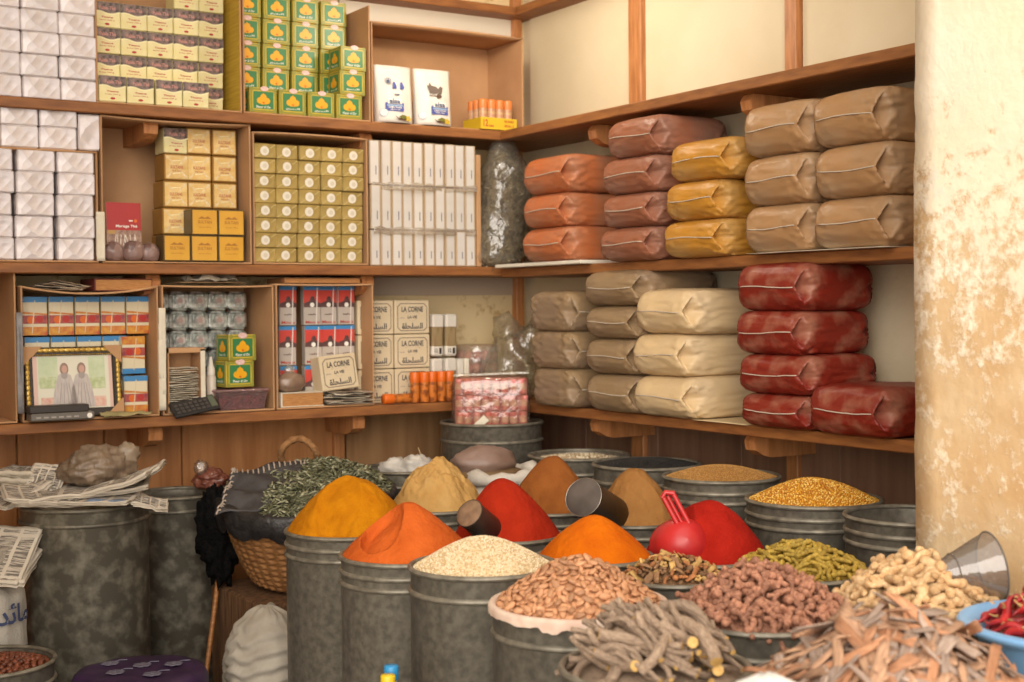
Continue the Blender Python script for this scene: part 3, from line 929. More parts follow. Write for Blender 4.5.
pm.build('print', [mat('faded print', '#dcd8c4', rough=.3), mat('faded pink', '#dcb8a8', rough=.3), mat('faded green', '#b9c8a0', '#ccd4b4', rough=.3, scale=30), mat('faded leaf', '#a9b884', '#c9cfa8', rough=.3, scale=60), mat('faded rose', '#d39a88', '#dcc0ae', rough=.3, scale=60), mat('faded robe', '#c6bcb4', '#b4aaa6', rough=.3, scale=25, stretch=(6, 1, 1)), mat('faded face', '#c49a88', rough=.3), mat('faded scarf', '#cfa98c', rough=.3), mat('faded beard', '#a0958f', rough=.3), mat('faded hair', '#93796a', rough=.3)], fr)
def box_thing(name, label, cat, x0, x1, y0, y1, z0, z1, m, extra=None, ch=.003, rot=(0, 0, 0), group=None):
    cx, cy = (x0 + x1) / 2, (y0 + y1) / 2
    mb = MB().box(x0 - cx, x1 - cx, y0 - cy, y1 - cy, 0, z1 - z0, 0, ch)
    if extra:
        extra(mb, x1 - x0, (y1 - y0) / 2, z1 - z0)
    return tag(mb.build(name, m, None, (cx, cy, z0), rot), label, cat, group)
def vhs(mb, w, d, h):
    for k in range(6):
        mb.box(-w * .42 + k * .022, -w * .42 + k * .022 + .014, -d - .0006, -d, h * .35, h * .55, 1)
    mb.add([(w * .42 + .008 * math.cos(k * PI / 8), -d - .001, h * .5 + .008 * math.sin(k * PI / 8)) for k in range(16)], [tuple(range(16))], 2)
box_thing('video_cassette', 'grey cassette box with a round white sticker, lying in front of the picture', 'cassette', -1.962, -1.776, -.345, -.288, 1.1283, 1.1505, [mat('grey plastic', '#6d6861', rough=.4), I_grey, I_white], vhs)
box_thing('video_cassette', 'black cassette lying on the grey cassette in front of the picture', 'cassette', -1.965, -1.79, -.340, -.288, 1.1507, 1.173, [mat('black plastic', '#37322e', rough=.4)], None)
# top of that carton: books, papers
def book(name, label, x0, x1, y0, y1, z, h, cover, rz=0):
    r = thing(name, label, 'book', ((x0 + x1) / 2, (y0 + y1) / 2, z), (0, 0, rz))
    w, d = (x1 - x0) / 2, (y1 - y0) / 2
    mb = MB().box(-w, w, -d, d, 0, .003, 0, .001).box(-w, w, -d, d, h - .003, h, 0, .001).box(-w, -w + .004, -d, d, .003, h - .003, 0)
    mb.build('cover', cover, r)
    MB().box(-w + .005, w - .003, -d + .003, d - .003, .0032, h - .0032, 0).build('pages', mat('aged pages', '#c08a52', '#a36f3d', rough=.8, scale=50, stretch=(1, 1, 12)), r)
    return r
book('old_book', 'thick old book with a dark red cover lying on the sagging carton', -1.755, -1.572, -.275, -.14, 1.5135, .038, mat('maroon cover', '#6b3028', rough=.6), .05)
def paper(label, c, w, d, rot, m=None, amp=.006, name='paper_sheet', cat='paper', seed=None, group=None):
    sd = rnd.random() * 50 if seed is None else seed
    o = MB().sheet(lambda u, v: ((u - .5) * w, (v - .5) * d, amp * fbm(u * 2, v * 2, sd, 1.3)), 12, 8, 0, .0012).build(name, m or M_paper, None, c, rot)
    return tag(o, label, cat, group)
for k in range(5):
    paper('loose old paper in the pile on the sagging carton, %s from the bottom' % NTH[k], (-1.865 + .012 * k, -.235, 1.520 + .004 * k), .15 - .012 * k, .10, (0, .06 + .02 * k, .1 * k - .2), M_news if k % 2 else mat('brown paper', '#9c866e', rough=.8), group='papers on the sagging carton')
# carton with calculator ------------------------------------------------------------------
def draw_foil(mb, w, h):
    mb.pdisc(0, h * .52, .017, 1, -.004, None, 14); mb.pdisc(0, h * .52, .009, 2, -.005, None, 10)
def foil_pack():
    mb = MB()
    w, h = .064, .062
    mb.box(-w / 2, w / 2, 0, .05, 0, h, 0, .010)
    draw_foil(mb, w, h)
    return mb.build('foil_pack', [mat('dark teal foil', '#d6d8d2', '#6c7872', rough=.28, scale=42, bump=.8, bscale=45, metal=.5, rndv=.12), mat('pale foil disc', '#c9c6be', '#93938e', rough=.3, metal=.4, scale=120), mat('foil red', '#a98f88', rough=.35)])
fo = Proto(tag(foil_pack(), 'x', 'pack'))
for c in range(5):
    for r in range(6):
        fo.put((-1.507 + c * .0665, -.150, 1.1285 + r * .0645), (0, 0, rnd.uniform(-.05, .05)), 'silvery foil pack with dark edges, %s row up, %s column from the picture carton' % (ROW[r], NTH[c]), 'silvery foil packs behind the calculator')
big = green_box('Fleur d Or')
big.location = (-1.284, -.27, 1.2015); big.scale = (1.05, .9, 1.05); big.rotation_euler = (0, 0, .10)
tag(big, 'green and yellow box standing on the purple tub', 'tea box', 'green boxes on the tub')
o2 = dup(big, (-1.274, -.27, 1.2015 + .0855), (0, 0, .16), 'green and yellow box on top of another, above the purple tub')
for b_ in (big, o2):
    MB().ppoly([(.016 * math.cos(k * PI / 8), .009 * math.sin(k * PI / 8)) for k in range(16)], 0, 0).build('seal_sticker', seal, b_, (0, -.0022, .0775))
tub = thing('plastic_tub', 'clear lidded tub of purple sweets on the carton floor', 'tub', (-1.280, -.235, 1.1283))
mb = MB()
def taper(x, y, z0, z1, k, mi=0):
    vs = [(sx * x * q, sy * y * q, z) for z, q in ((z0, k), (z1, 1)) for sx, sy in ((-1, -1), (1, -1), (1, 1), (-1, 1))]
    return vs, [(3, 2, 1, 0), (4, 5, 6, 7)] + [(i, (i + 1) % 4, (i + 1) % 4 + 4, i + 4) for i in range(4)]
MB().add(*taper(.085, .048, 0, .058, .88)).build('bowl', film('tub film', '#d8b8b8', fac=.12, body=.15), tub)
MB().add(*taper(.080, .044, .003, .046, .88)).build('sweets', mat('purple sweets', '#7d3348', '#582438', rough=.4, scale=90, bump=.8, bscale=90, kind='voronoi', bkind='voronoi'), tub)
MB().box(-.090, .090, -.052, .052, .058, .066, 0, .003).build('lid', film('tub lid', '#cfa6a6', fac=.15, body=.35), tub)
for k, x in enumerate((-1.402, -1.366)):
    b_ = thing('dropper_bottle', 'small white-capped plastic bottle, %s' % ('beside the paper holder', 'next to the green boxes')[k], 'bottle', (x, -.225, 1.1283), group='white-capped bottles')
    MB().lathe([(0, 0), (.015, 0), (.0165, .003), (.0165, .105), (.011, .115)], 18).build('body', mat('cloudy plastic', '#cfc4b4', rough=.3), b_)
    MB().lathe([(.013, .113), (.013, .135), (.007, .150), (.005, .172), (0, .173)], 16).build('cap', mat('white cap', '#e2dbcd', rough=.4), b_)
hold = thing('paper_holder', 'cut cardboard box standing on end, stuffed with folded papers', 'box', (-1.470, -.262, 1.1283))
mb = MB().box(-.060, -.057, -.03, .07, 0, .205).box(.046, .060, -.03, .07, 0, .200).box(-.060, .060, -.03, .07, .190, .205).box(-.060, .060, .066, .07, 0, .2)
mb.build('box', M_card, hold)
MB().box(.0455, .0605, -.0315, -.0305, 0, .195).build('white_edge', M_paper, hold)
for k in range(22):
    paper('folded paper slip in the cardboard holder, %s' % ('in the lower half' if k < 11 else 'in the upper half'), (-1.479 + rnd.uniform(-.004, .004), -.262 - .004, 1.1315 + .0066 * k), .092, .055, (rnd.uniform(-.02, .02), rnd.uniform(-.05, .05), rnd.uniform(-.08, .08)), None, .003, 'paper_slip', 'paper', group='slips in the holder, lower half' if k < 11 else 'slips in the holder, upper half')
calc = thing('calculator', 'black desk calculator tilted on the carton floor', 'calculator', (-1.452, -.305, 1.142), (.72, -.16, .04))
MB().box(-.075, .075, -.030, .034, 0, .014, 0, .004).build('body', mat('calculator black', '#2b2826', rough=.45), calc)
for r in range(3):
    for c in range(7):
        MB().box(-.006, .006, -.005, .005, 0, .004, 0, .0015).build('button', mat('calculator key', '#484340', rough=.5), calc, (-.060 + c * .0165, -.018 + r * .0145, .014))
MB().box(.050, .070, -.022, .026, .014, .016, 0).build('display', mat('lcd', '#5d6455', rough=.2), calc)
paper('white crumpled paper on top of the calculator carton', (-1.36, -.20, 1.555), .16, .10, (.1, 0, .1), M_paper, .03)
paper('flat brown envelope on top of the calculator carton', (-1.375, -.215, 1.541), .22, .13, (0, 0, .05), mat('envelope', '#a5825c', rough=.8), .004, 'envelope', 'envelope')
# carton with red sachets ---------------------------------------------------------------
def draw_redpack(mb, w, h):
    mb.prect(-w / 2, w / 2, h * .90, h, 1); mb.prect(-w / 2, w / 2, h * .46, h * .90, 2)
    mb.ppoly([(-w / 2, h * .46), (w / 2, h * .46), (w / 2, h * .56), (.012, h * .62), (.006, h * .74), (-.004, h * .74), (-.010, h * .62), (-w / 2, h * .56)], 3, -.001)
    mb.pdisc(0, h * .52, .008, 6, -.0013)
    mb.ptext('Moulu', 0, h * .08, w * .8, h * .07, 5)
    mb.ptext('cafe', 0, h * .28, w * .5, h * .045, 3)
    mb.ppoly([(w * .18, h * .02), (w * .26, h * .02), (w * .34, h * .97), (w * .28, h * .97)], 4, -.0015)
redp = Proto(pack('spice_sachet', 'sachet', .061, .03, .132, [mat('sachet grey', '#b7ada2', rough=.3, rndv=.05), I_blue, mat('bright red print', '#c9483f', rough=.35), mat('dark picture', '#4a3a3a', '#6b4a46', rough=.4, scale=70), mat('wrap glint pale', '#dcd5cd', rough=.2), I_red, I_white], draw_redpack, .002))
Gr = 'red and blue sachets'
for c, x in enumerate((-1.083, -.997, -.931, -.867)):
    for r in range(3):
        redp.put((x - .002, -.205 + rnd.uniform(-.01, .01), 1.1290 + r * .1345), (0, 0, rnd.uniform(-.06, .06)), 'red and blue sachet, %s row up, %s column from the calculator carton' % (ROW[r], NTH[c]), Gr)
# cream boxes with black lettering ------------------------------------------------------
def draw_corne(mb, w, h):
    def rr(ix, iz, c_):
        x, z0, z1 = w / 2 - ix, iz, h - iz
        return [(-x + c_, z0), (x - c_, z0), (x, z0 + c_), (x, z1 - c_), (x - c_, z1), (-x + c_, z1), (-x, z1 - c_), (-x, z0 + c_)]
    a, b = rr(.010, .010, .012), rr(.0125, .0125, .011)
    n_ = 8
    for k in range(n_):
        j = (k + 1) % n_
        mb.ppoly([a[k], a[j], b[j], b[k]], 1, -.0008)
    mb.ptext('LA CORNE', 0, h * .735, w * .62, h * .165, 2)
    for k in range(9):
        t = PI * (.15 + .7 * k / 8)
        mb.pdisc(.030 * math.cos(t), h * .55 + .014 * math.sin(t), .0012, 1, -.0008, None, 6)
    mb.ptext('LA VIE', 0, h * .50, w * .27, h * .085, 2)
    for k in range(16):
        t = k * PI / 8
        mb.pdisc(.0175 * math.cos(t), h * .50 + .0145 * math.sin(t), .0011, 3, -.0008, None, 6)
    mb.ptext('sel fin', -w * .30, h * .475, w * .14, h * .035, 3)
    mb.ptext('\ufe93\ufee0\ufea4\ufee0\ufeb4\ufedf\ufe8d', 0, h * .235, w * .60, h * .175, 2)
corne = Proto(pack('salt_box', 'box', .139, .07, .118, [mat('cream carton board', '#d8c6a4', '#cfbc99', rough=.6, scale=10), mat('brown frame line', '#6f5c50', rough=.6), mat('blue black ink', '#3a3640', rough=.6), mat('mauve ink', '#8f8490', rough=.6)], draw_corne, .003))
Gk = 'cream lettered salt boxes'
for c, x in enumerate((-.755, -.611)):
    for r in range(3):
        corne.put((x, -.20, 1.1205 + r * .1208), (0, 0, rnd.uniform(-.02, .02)), 'cream box with black lettering, %s row, %s' % (('bottom', 'middle', 'top')[r], ('half hidden by the carton', 'beside the paper-wrapped tubes')[c]), Gk)
corne.put((-.930, -.285, 1.1810), (-.10, -.085, .05), 'cream box with black lettering, tilted on papers inside the sachet carton', Gk)
book('white_book', 'thick book with cream page edges on the carton floor', -1.146, -.992, -.280, -.205, 1.1283, .048, M_paper)
for k in range(7):
    paper('loose paper under the tilted cream box, %s from the bottom' % NTH[k], (-.897 + rnd.uniform(-.012, .012), -.25, 1.1305 + .0068 * k), .165, .09, (rnd.uniform(-.04, .04), rnd.uniform(-.03, .03), rnd.uniform(-.15, .15)), None if k % 2 else mat('print paper', '#8d7365', '#c9bda5', rough=.6, scale=30), .006, group='papers under the tilted cream box')
blob_bag('plastic_bag', 'small bag of brown goods in front of the red sachets', (-1.098, -.245, 1.207), (.050, .032, .036), mat('brown goods in plastic', '#8f7763', '#7a6150', rough=.25, scale=20, bump=.4, bscale=20), 3.3, (-.004, 0, .070, .017))
book('flat_book', 'flat brown book lying on top of the sachet carton', -1.125, -.845, -.27, -.12, 1.5385, .018, mat('brown cover', '#a5744a', rough=.6))
# shelf end: tubes, tins, sweets
M_lab = mat('white label', '#d8d0c2', rough=.5)
def wtube():
    r = thing('wrapped_tube', '', 'tube')
    MB().box(-.0225, .0225, 0, .045, 0, .150, 0, .006).build('tube', mat('brown contents', '#8a7452', '#a08a66', rough=.25, scale=14, stretch=(6, 6, 1)), r)
    MB().box(-.0232, .0232, -.0007, .0457, .100, .1505, 0, .006).build('top_label', M_lab, r)
    mb = MB().box(-.0232, .0232, -.0007, .0457, -.0005, .040, 0, .006)
    mb.prect(.004, .014, .008, .030, 1, -.0012); mb.ptext('12', -.008, .02, .012, .014, 1, -.0014)
    mb.build('bottom_label', [M_lab, I_black], r)
    return r
W_ = Proto(wtube())
W_.put((-.508, -.20, 1.2795), (0, .03, 0), 'paper-wrapped tube with white ends, standing upright beside the cream boxes', 'upright wrapped tubes')
W_.put((-.452, -.20, 1.2795), (0, .02, 0), 'paper-wrapped tube with white ends, standing next to its twin towards the corner', 'upright wrapped tubes')
for k, (x, z) in enumerate(((-.508, 1.1205), (-.452, 1.1205))):
    W_.put((x, -.20, z), (0, 0, .1), 'paper-wrapped tube on the shelf board under the upright pair, %s' % ('behind the orange tins', 'nearest the pink tub')[k], 'wrapped tubes on the board')
box_thing('white_carton', 'small white upright box behind the orange tins', 'box', -.428, -.404, -.205, -.16, 1.1205, 1.268, [M_lab])
box_thing('white_carton', 'narrow white upright box beside the pink sweets tub', 'box', -.400, -.380, -.205, -.16, 1.1205, 1.268, [M_paper])
def tin():
    r = thing('orange_tin', '', 'tin')
    m = mat('orange tin print', '#d07a34', '#8e4c24', rough=.3, scale=45, stretch=(1, 1, 1.2), contrast=(.46, .58))
    MB().lathe([(0, 0), (.0155, 0), (.0165, .002), (.0165, .080)], 20).build('body', m, r)
    MB().lathe([(.0172, .070), (.0178, .072), (.0178, .103), (.0165, .106), (0, .106)], 20).build('cap', mat('orange tin cap', '#dd6a1c', rough=.4), r)
    return r
T_ = Proto(tin())
for k in range(5):
    T_.put((-.637 + k * .0345, -.262 - .006 * (k % 2), 1.1225), (0, 0, k * 1.3), 'orange capped spice tin standing on the shelf, %s from the cream boxes' % NTH[k], 'standing orange tins')
T_.put((-.662, -.275, 1.1398), (0, -PI / 2, 0), 'orange capped spice tin lying on its side on the shelf', 'standing orange tins')

# things tucked between the cartons
for k in range(3):
    paper('white paper folder slotted between the silver box tray and the booklet carton, %s' % NTH[k], (-1.7335 + .0015 * k, -.29 + .01 * k, 1.68), .15 - .03 * k, .026, (PI / 2, PI / 2, .03), M_paper, .001, 'paper_folder', 'paper', group='paper folders by the carton tray')
for k in range(3):
    paper('pale paper slotted upright between the picture carton and calculator carton, %s' % NTH[k], (-1.5515 + .001 * k, -.30, 1.30 + .05 * (k - 1)), .22, .022, (PI / 2, PI / 2, .02 * k), M_paper, .001, 'paper_folder', 'paper', group='papers between the lower cartons')
paper('grey plastic sleeve standing against the end of the picture carton', (-1.979, -.295, 1.30), .30, .018, (PI / 2, PI / 2, .0), mat('grey sleeve', '#6d6a6c', '#8d8a8a', rough=.3, scale=20), .004, 'plastic_sleeve', 'sleeve')
paper('greenish folded cloth lying on the carton floor beside the cassettes', (-1.668, -.305, 1.136), .15, .06, (0, 0, .06), mat('greenish cloth', '#8d8a5c', '#a99a6c', rough=.9, scale=12), .012, 'folded_cloth', 'cloth')
# ------------------------------------------------------------------ plastic sacks of ground spice on the side shelves
def smooth(a, b, x):
    t = max(0, min(1, (x - a) / (b - a)))
    return t * t * (3 - 2 * t)
F_SACK = .76
M_seam = mat('pale folded seam', '#b8ab9a', rough=.4)
def powder_mat(name, c1, c2, rough=.43, scale=7, contrast=(.38, .68)):
    return mat(name, dim(c1, F_SACK), dim(c2, F_SACK), rough=rough, scale=scale, contrast=contrast, bump=.12, bscale=16, spec=.3, coat=.03, bdist=.02)
def spice_sack(label, m, y, z, w, h, d, seed, group, xf=-.352, back=.0, yaw=0.0):
    """front (seam end) faces -X; pinched gussets at both ends"""
    r = thing('spice_sack', label, 'sack', (xf + d / 2 + back, y, z), (0, 0, yaw), group)
    n = 7
    fs, vs, ix = [], [], {}
    def shape(p):
        x, yy, zz = p
        k = (abs(x) ** n + abs(yy) ** n + abs(zz) ** 4.5) ** (1 / n)
        k = max(k, 1e-6)
        x, yy, zz = x / k, yy / k, max(-1, min(1, zz / k ** 1.15))
        az = abs(zz)
        f = smooth(.40, 1.0, abs(x))
        g = math.copysign(1, x)
        X = x + g * f * .075 * (1 - az) - g * f * .07 * az ** 2       # ends drawn to a ridge
        # the tucked-in gusset: a diamond hollow on each upright end edge
        ax, ay = abs(p[0]), abs(p[1])
        al = (1 - ay) / .20 if ax > .999 else (1 - ax) / .34 if ay > .999 else 2
        hol = max(0, 1 - abs(p[2]) / .80 - al) if abs(p[2]) < .999 else 0
        Y = yy - math.copysign(1, yy) * .34 * hol
        X -= g * .10 * hol
        rim = math.exp(-((1 - abs(p[2]) / .80 - al + .10) / .12) ** 2) if al < 2 else 0
        Y += math.copysign(1, yy) * .018 * rim
        Z = zz * (1 + .06 * (1 - x * x) * (1 - yy * yy))
        q = 1 + .018 * fbm(x * 1.2 + seed, yy * 1.2, zz, 1.6)
        w1 = .014 * fbm(x * 2, yy * 2 + seed, zz * 2, 3.2)
        return (X * d / 2 * q + w1 * .30, Y * w / 2 * q + w1 * .4, max((Z + w1 * 1.2) * h / 2 * q, -h / 2) + h / 2)
    def put(p):
        key = tuple(round(q, 5) for q in p)
        if key not in ix:
            ix[key] = len(vs); vs.append(shape(p))
        return ix[key]
    def face(fn, a, b):
        for i in range(a):
            for j in range(b):
                fs.append([put(fn(-1 + 2 * (i + s) / a, -1 + 2 * (j + t) / b)) for s, t in ((0, 0), (1, 0), (1, 1), (0, 1))])
    wp_ = lambda t: math.copysign(abs(t) ** .55, t)                      # finer towards the ends
    A, B = 26, 22
    face(lambda u, v: (wp_(u), wp_(v), 1), A, A); face(lambda u, v: (wp_(v), wp_(u), -1), A, A)
    face(lambda u, v: (1, wp_(u), v), A, B); face(lambda u, v: (-1, wp_(v), u), B, A)
    face(lambda u, v: (wp_(v), 1, u), B, A); face(lambda u, v: (wp_(u), -1, v), A, B)
    MB().add(vs, [f for f in fs if len(set(f)) == 4], 0, True).build('sack_body', m, r)
    # seam: a thin folded strip along the ridge of the front
    pts = []
    for i in range(15):
        u = .97 - 1.80 * i / 14
        v = Vector(shape((-1, u, .0))) + Vector((-.0015, 0, 0))
        pts.append(v + Vector((0, 0, .003 * math.sin(u * 3 + seed))))
    MB().tube(pts, .0017, 6, 0, True, .7).build('seam', M_seam, r)
    return r
P_or = powder_mat('orange powder sack', '#cb7444', '#b98566')
P_pk = powder_mat('rose brown powder sack', '#a5674a', '#a27a68')
P_mu = powder_mat('mustard powder sack', '#d09234', '#c39c62')
P_tn = powder_mat('tan powder sack', '#b88d60', '#b59878')
P_dk = powder_mat('dark tan powder sack', '#a08562', '#9a826a')
P_cr = powder_mat('cream powder sack', '#e6c898', '#dcc29c')
P_rd = powder_mat('red powder sack', '#8c2c1e', '#b0745c', scale=13, contrast=(.48, .72))
def stack(mt, rows, place, words_, group, d):
    for i, (y0, y1, z0, z1) in enumerate(rows):
        spice_sack(words_ + ', ' + place[i], mt, (y0 + y1) / 2, z0, abs(y0 - y1) * 1.03, (z1 - z0) * 1.02, d, rnd.random() * 90, group)
bm3 = ['bottom of three', 'middle of three', 'top of three']
zs = lambda b, *h: [(b + sum(h[:i]), b + sum(h[:i + 1])) for i in range(len(h))]
def rows(ys, z):
    return [(a, b, c, e) for (a, b), (c, e) in zip(ys, z)]
stack(P_or, rows(((-.515, -.790), (-.522, -.778), (-.524, -.795)), zs(1.6045, .115, .113, .125)), bm3, 'orange powder sack beside the dried herb bag', 'orange powder sacks', .28)
stack(P_pk, rows(((-.965, -.1235 * 10), (-.980, -1.242), (-.980, -1.250), (-1.008, -1.268)), zs(1.593, .103, .104, .112, .118)),
      ['lowest of four', 'second of four from below', 'third of four from below', 'topmost of four'], 'rose brown powder sack in the stack between orange and mustard', 'rose brown powder sacks', .29)
stack(P_mu, rows(((-1.285, -1.552), (-1.297, -1.545), (-1.318, -1.588)), zs(1.593, .107, .113, .116)), bm3, 'mustard yellow powder sack beside the tan sacks', 'mustard powder sacks', .29)
stack(P_tn, rows(((-1.643, -1.890), (-1.640, -1.886), (-1.636, -1.892)), zs(1.593, .128, .134, .140)), bm3, 'tan powder sack next to the mustard sacks', 'tan powder sacks nearer the mustard stack', .30)
stack(P_tn, rows(((-1.905, -2.168), (-1.910, -2.160), (-1.902, -2.148)), zs(1.593, .128, .134, .137)), bm3, 'tan powder sack against the peeling wall', 'tan powder sacks nearer the wall', .30)
for i, (z0, z1) in enumerate(zs(1.116, .128, .125, .132)):
    spice_sack('dull brown powder sack nearest the room corner, seam turned sideways, ' + bm3[i], P_dk, -.690 + .006 * i, z0, .25, (z1 - z0) * 1.02, .255, 40 + 7 * i, 'dull brown powder sacks', -.345, -.01, PI / 2)
stack(P_dk, rows(((-.886, -1.150), (-.882, -1.143), (-.886, -1.148), (-.874, -1.178)), zs(1.116, .120, .113, .103, .112)),
      ['lowest of four', 'second of four from below', 'third of four from below', 'topmost of four'], 'brown powder sack in the stack behind the cream sacks', 'brown powder sacks behind the cream ones', .33)
stack(P_cr, rows(((-1.135, -1.415), (-1.130, -1.390), (-1.150, -1.417)), zs(1.116, .123, .128, .132)), bm3, 'cream powder sack on the low shelf', 'cream powder sacks', .34)
stack(P_rd, rows(((-1.622, -1.880), (-1.614, -1.892), (-1.600, -1.864), (-1.608, -1.878)), zs(1.116, .092, .108, .119, .128)),
      ['lowest of four, squeezed by a neighbour', 'second of four from below', 'third of four from below', 'topmost of four'], 'dusty red powder sack in the tall red stack', 'stacked red powder sacks', .275)
spice_sack('dusty red powder sack lying alone on the shelf beside the red stack', P_rd, -2.028, 1.116, .272, .128, .30, 5.5, 'single red sack', -.362)
# scrap behind the red sacks, papers under the sacks
tag(MB().box(-.006, -.001, -2.44, -1.98, 0, .165, 0, .001).build('cardboard_scrap', M_card, None, (-.0, 0, 1.116)), 'torn cardboard against the wall behind the single red sack', 'cardboard')
paper('white paper sheet sticking out under the tan sacks', (-.18, -1.90, 1.5935), .33, .5, (0, 0, 0), M_paper, .0006)
paper('pale paper sheet between cream and red sacks on the low shelf', (-.19, -1.50, 1.1165), .26, .24, (0, 0, 0), mat('yellowish paper', '#cdb78c', rough=.8), .0006)
# crumpled clear plastic bag at the corner of the low shelf
def crumple(name, label, cat, c, r, seed, m, amp=.35, n=(34, 24), flat=-.9):
    o = thing(name, label, cat, (c[0], c[1], c[2]))
    def f(x, y, z):
        k = 1 + amp * fbm(x + seed, y, z, 1.7, 4) + amp * .5 * abs(fbm(x, y + seed, z, 4.5, 2))
        return x * k, y * k, max(z * k, flat)
    MB().ball((0, 0, -flat * r[2]), r, n[0], n[1], 0, None, f).build('crumpled_bag', m, o)
    return o
crumple('plastic_bag', 'crumpled yellowish clear plastic bag in the corner of the low shelf', 'bag', (-.200, -.26, 1.1205), (.115, .10, .145), 9.3, film('yellowish film', '#ebe4cf', fac=.16, rough=.16, body=.14, bump=1), .45)
# tub of pink sweets behind
t_ = thing('sweets_tub', 'clear tub of pink sweets on the shelf behind the pink packet', 'tub', (-.318, -.15, 1.1205))
mb = MB()
for j in range(4):
    for i in range(4):
        for k in range(2):
            mb.ball((-.050 + i * .034 + rnd.uniform(-.004, .004), -.028 + k * .05, .022 + j * .044), (.018, .022, .021), 10, 7, (i + j) % 2)
mb.build('sweets', [mat('rose sweet', '#b8655a', rough=.4), mat('pale rose sweet', '#c9918a', rough=.4)], t_)
MB().lathe([(0, 0), (.072, 0), (.076, .006), (.080, .17), (.082, .19), (.070, .196), (0, .196)], 32).build('tub', film('tub clear', '#e8dccb', fac=.14, body=.18), t_)
# ------------------------------------------------------------------ galvanised drums
M_zinc = mat('galvanised zinc', '#7b7568', '#5f5a50', rough=.45, scale=55, contrast=(.34, .66), detail=7, metal=.4, bump=.05, bscale=30, rndv=.10)
M_zincw = mat('worn zinc', '#625c50', '#979180', rough=.5, scale=24, contrast=(.44, .68), metal=.45, bump=.08, bscale=14, rndv=.06, detail=8)
M_rim = mat('zinc rim', '#8b8475', '#696356', rough=.45, scale=30, metal=.4)
def drum(label, p, R, z, hoops=(.034, .056), low=True, m=None, z0=0.0, fill=.05, group='galvanised drums', name='zinc_drum'):
    r = thing(name, label, 'drum', (p[0], p[1], z0))
    h = z - z0
    m = m or M_zinc
    prof = [(0, .0), (R - .006, 0), (R - .004, .004), (R - .004, h - .004), (R - .002, h), (R - .006, h), (R - .007, h - .004), (R - .007, h - fill), (0, h - fill - .002)]
    MB().lathe(prof, 64, 0, True, None, .0025).build('body', m, r)
    MB().torus(R - .003, .0062, h - .003, 64, 8).build('rim', M_rim, r)
    for q in hoops:
        MB().lathe([(R - .006, h - q + .007), (R + .0005, h - q + .0045), (R + .0022, h - q), (R + .0005, h - q - .0045), (R - .006, h - q - .007)], 64).build('hoop', M_rim if m is M_zinc else m, r)
    if low:
        for q in (.36, .72):
            MB().lathe([(R - .006, h * q + .007), (R, h * q + .004), (R + .0015, h * q), (R, h * q - .004), (R - .006, h * q - .007)], 64).build('hoop', m, r)
    return r

class Heap:
    def __init__(s, p, R, z, apex, a=.22, e=1.0, dents=(), nz=.004, nsc=9, off=(0, 0), seed=0, cut=1.0):
        s.p, s.R, s.z, s.h, s.a, s.e, s.d, s.nz, s.nsc, s.off, s.seed = p, R, z, apex - z, a, e, dents, nz, nsc, off, seed
    def zf(s, x, y):
        """height at local x, y"""
        ox, oy = s.off
        u0 = math.hypot(x, y) / s.R
        w = max(0, 1 - u0)
        u = math.hypot(x - ox * w, y - oy * w) / s.R
        u = min(1, max(u0 * .0, u))
        a = s.a
        t = (math.sqrt(1 + a * a) - math.sqrt(u * u + a * a)) / (math.sqrt(1 + a * a) - a)
        z = s.h * max(0, t) ** s.e
        ar = x * AR.x + y * AR.y; at = x * AT.x + y * AT.y
        for (ca, cb, ra, rb, dep, k) in s.d:
            q = ((ar - ca) / ra) ** 2 + ((at - cb) / rb) ** 2
            if q < 1:
                z -= dep * (1 - q ** k)
        edge = min(1, (1 - min(1, u0)) * 6)
        z += edge * s.nz * (fbm(x + s.seed, y, 0, s.nsc, 3) + .5 * fbm(x, y + s.seed, 0, s.nsc * 3.1, 2))
        return max(z, 0)
    def mesh(s, name, m, nr=60, nt=150, rim=-.006, drop=.0):
        mb = MB()
        vs, fs = [(0, 0, s.zf(0, 0) - drop)], []
        for i in range(1, nr + 1):
            for k in range(nt):
                t = 2 * PI * k / nt
                r_ = s.R * i / nr
                vs.append((r_ * math.cos(t), r_ * math.sin(t), s.zf(r_ * math.cos(t), r_ * math.sin(t)) - drop))
        for k in range(nt):
            fs.append((0, 1 + k, 1 + (k + 1) % nt))
        for i in range(nr - 1):
            for k in range(nt):
                a, b = 1 + i * nt + k, 1 + i * nt + (k + 1) % nt
                fs.append((a, a + nt, b + nt, b))
        o = len(vs)
        for k in range(nt):
            t = 2 * PI * k / nt
            vs.append((s.R * math.cos(t), s.R * math.sin(t), -.03))
        for k in range(nt):
            a, b = 1 + (nr - 1) * nt + k, 1 + (nr - 1) * nt + (k + 1) % nt
            fs.append((a, o + k, o + (k + 1) % nt, b))
        fs.append(tuple(range(o, o + nt))[::-1])
        mb.add(vs, fs, 0, True)
        s.mb = mb
        return mb
    def normal(s, x, y, e=.008):
        return Vector((s.zf(x - e, y) - s.zf(x + e, y), s.zf(x, y - e) - s.zf(x, y + e), 2 * e)).normalized()
    def scatter(s, n, mind, lim=.97, tries=60, r=None):
        r = r or rnd
        pts = []
        cell = {}
        for _ in range(n * tries):
            if len(pts) >= n:
                break
            t = r.uniform(0, 2 * PI); q = s.R * lim * math.sqrt(r.random())
            x, y = q * math.cos(t), q * math.sin(t)
            key = (int(x // mind), int(y // mind))
            if any((x - a) ** 2 + (y - b) ** 2 < mind * mind for i in (-1, 0, 1) for j in (-1, 0, 1) for a, b in cell.get((key[0] + i, key[1] + j), ())):
                continue
            cell.setdefault(key, []).append((x, y)); pts.append((x, y))
        return pts

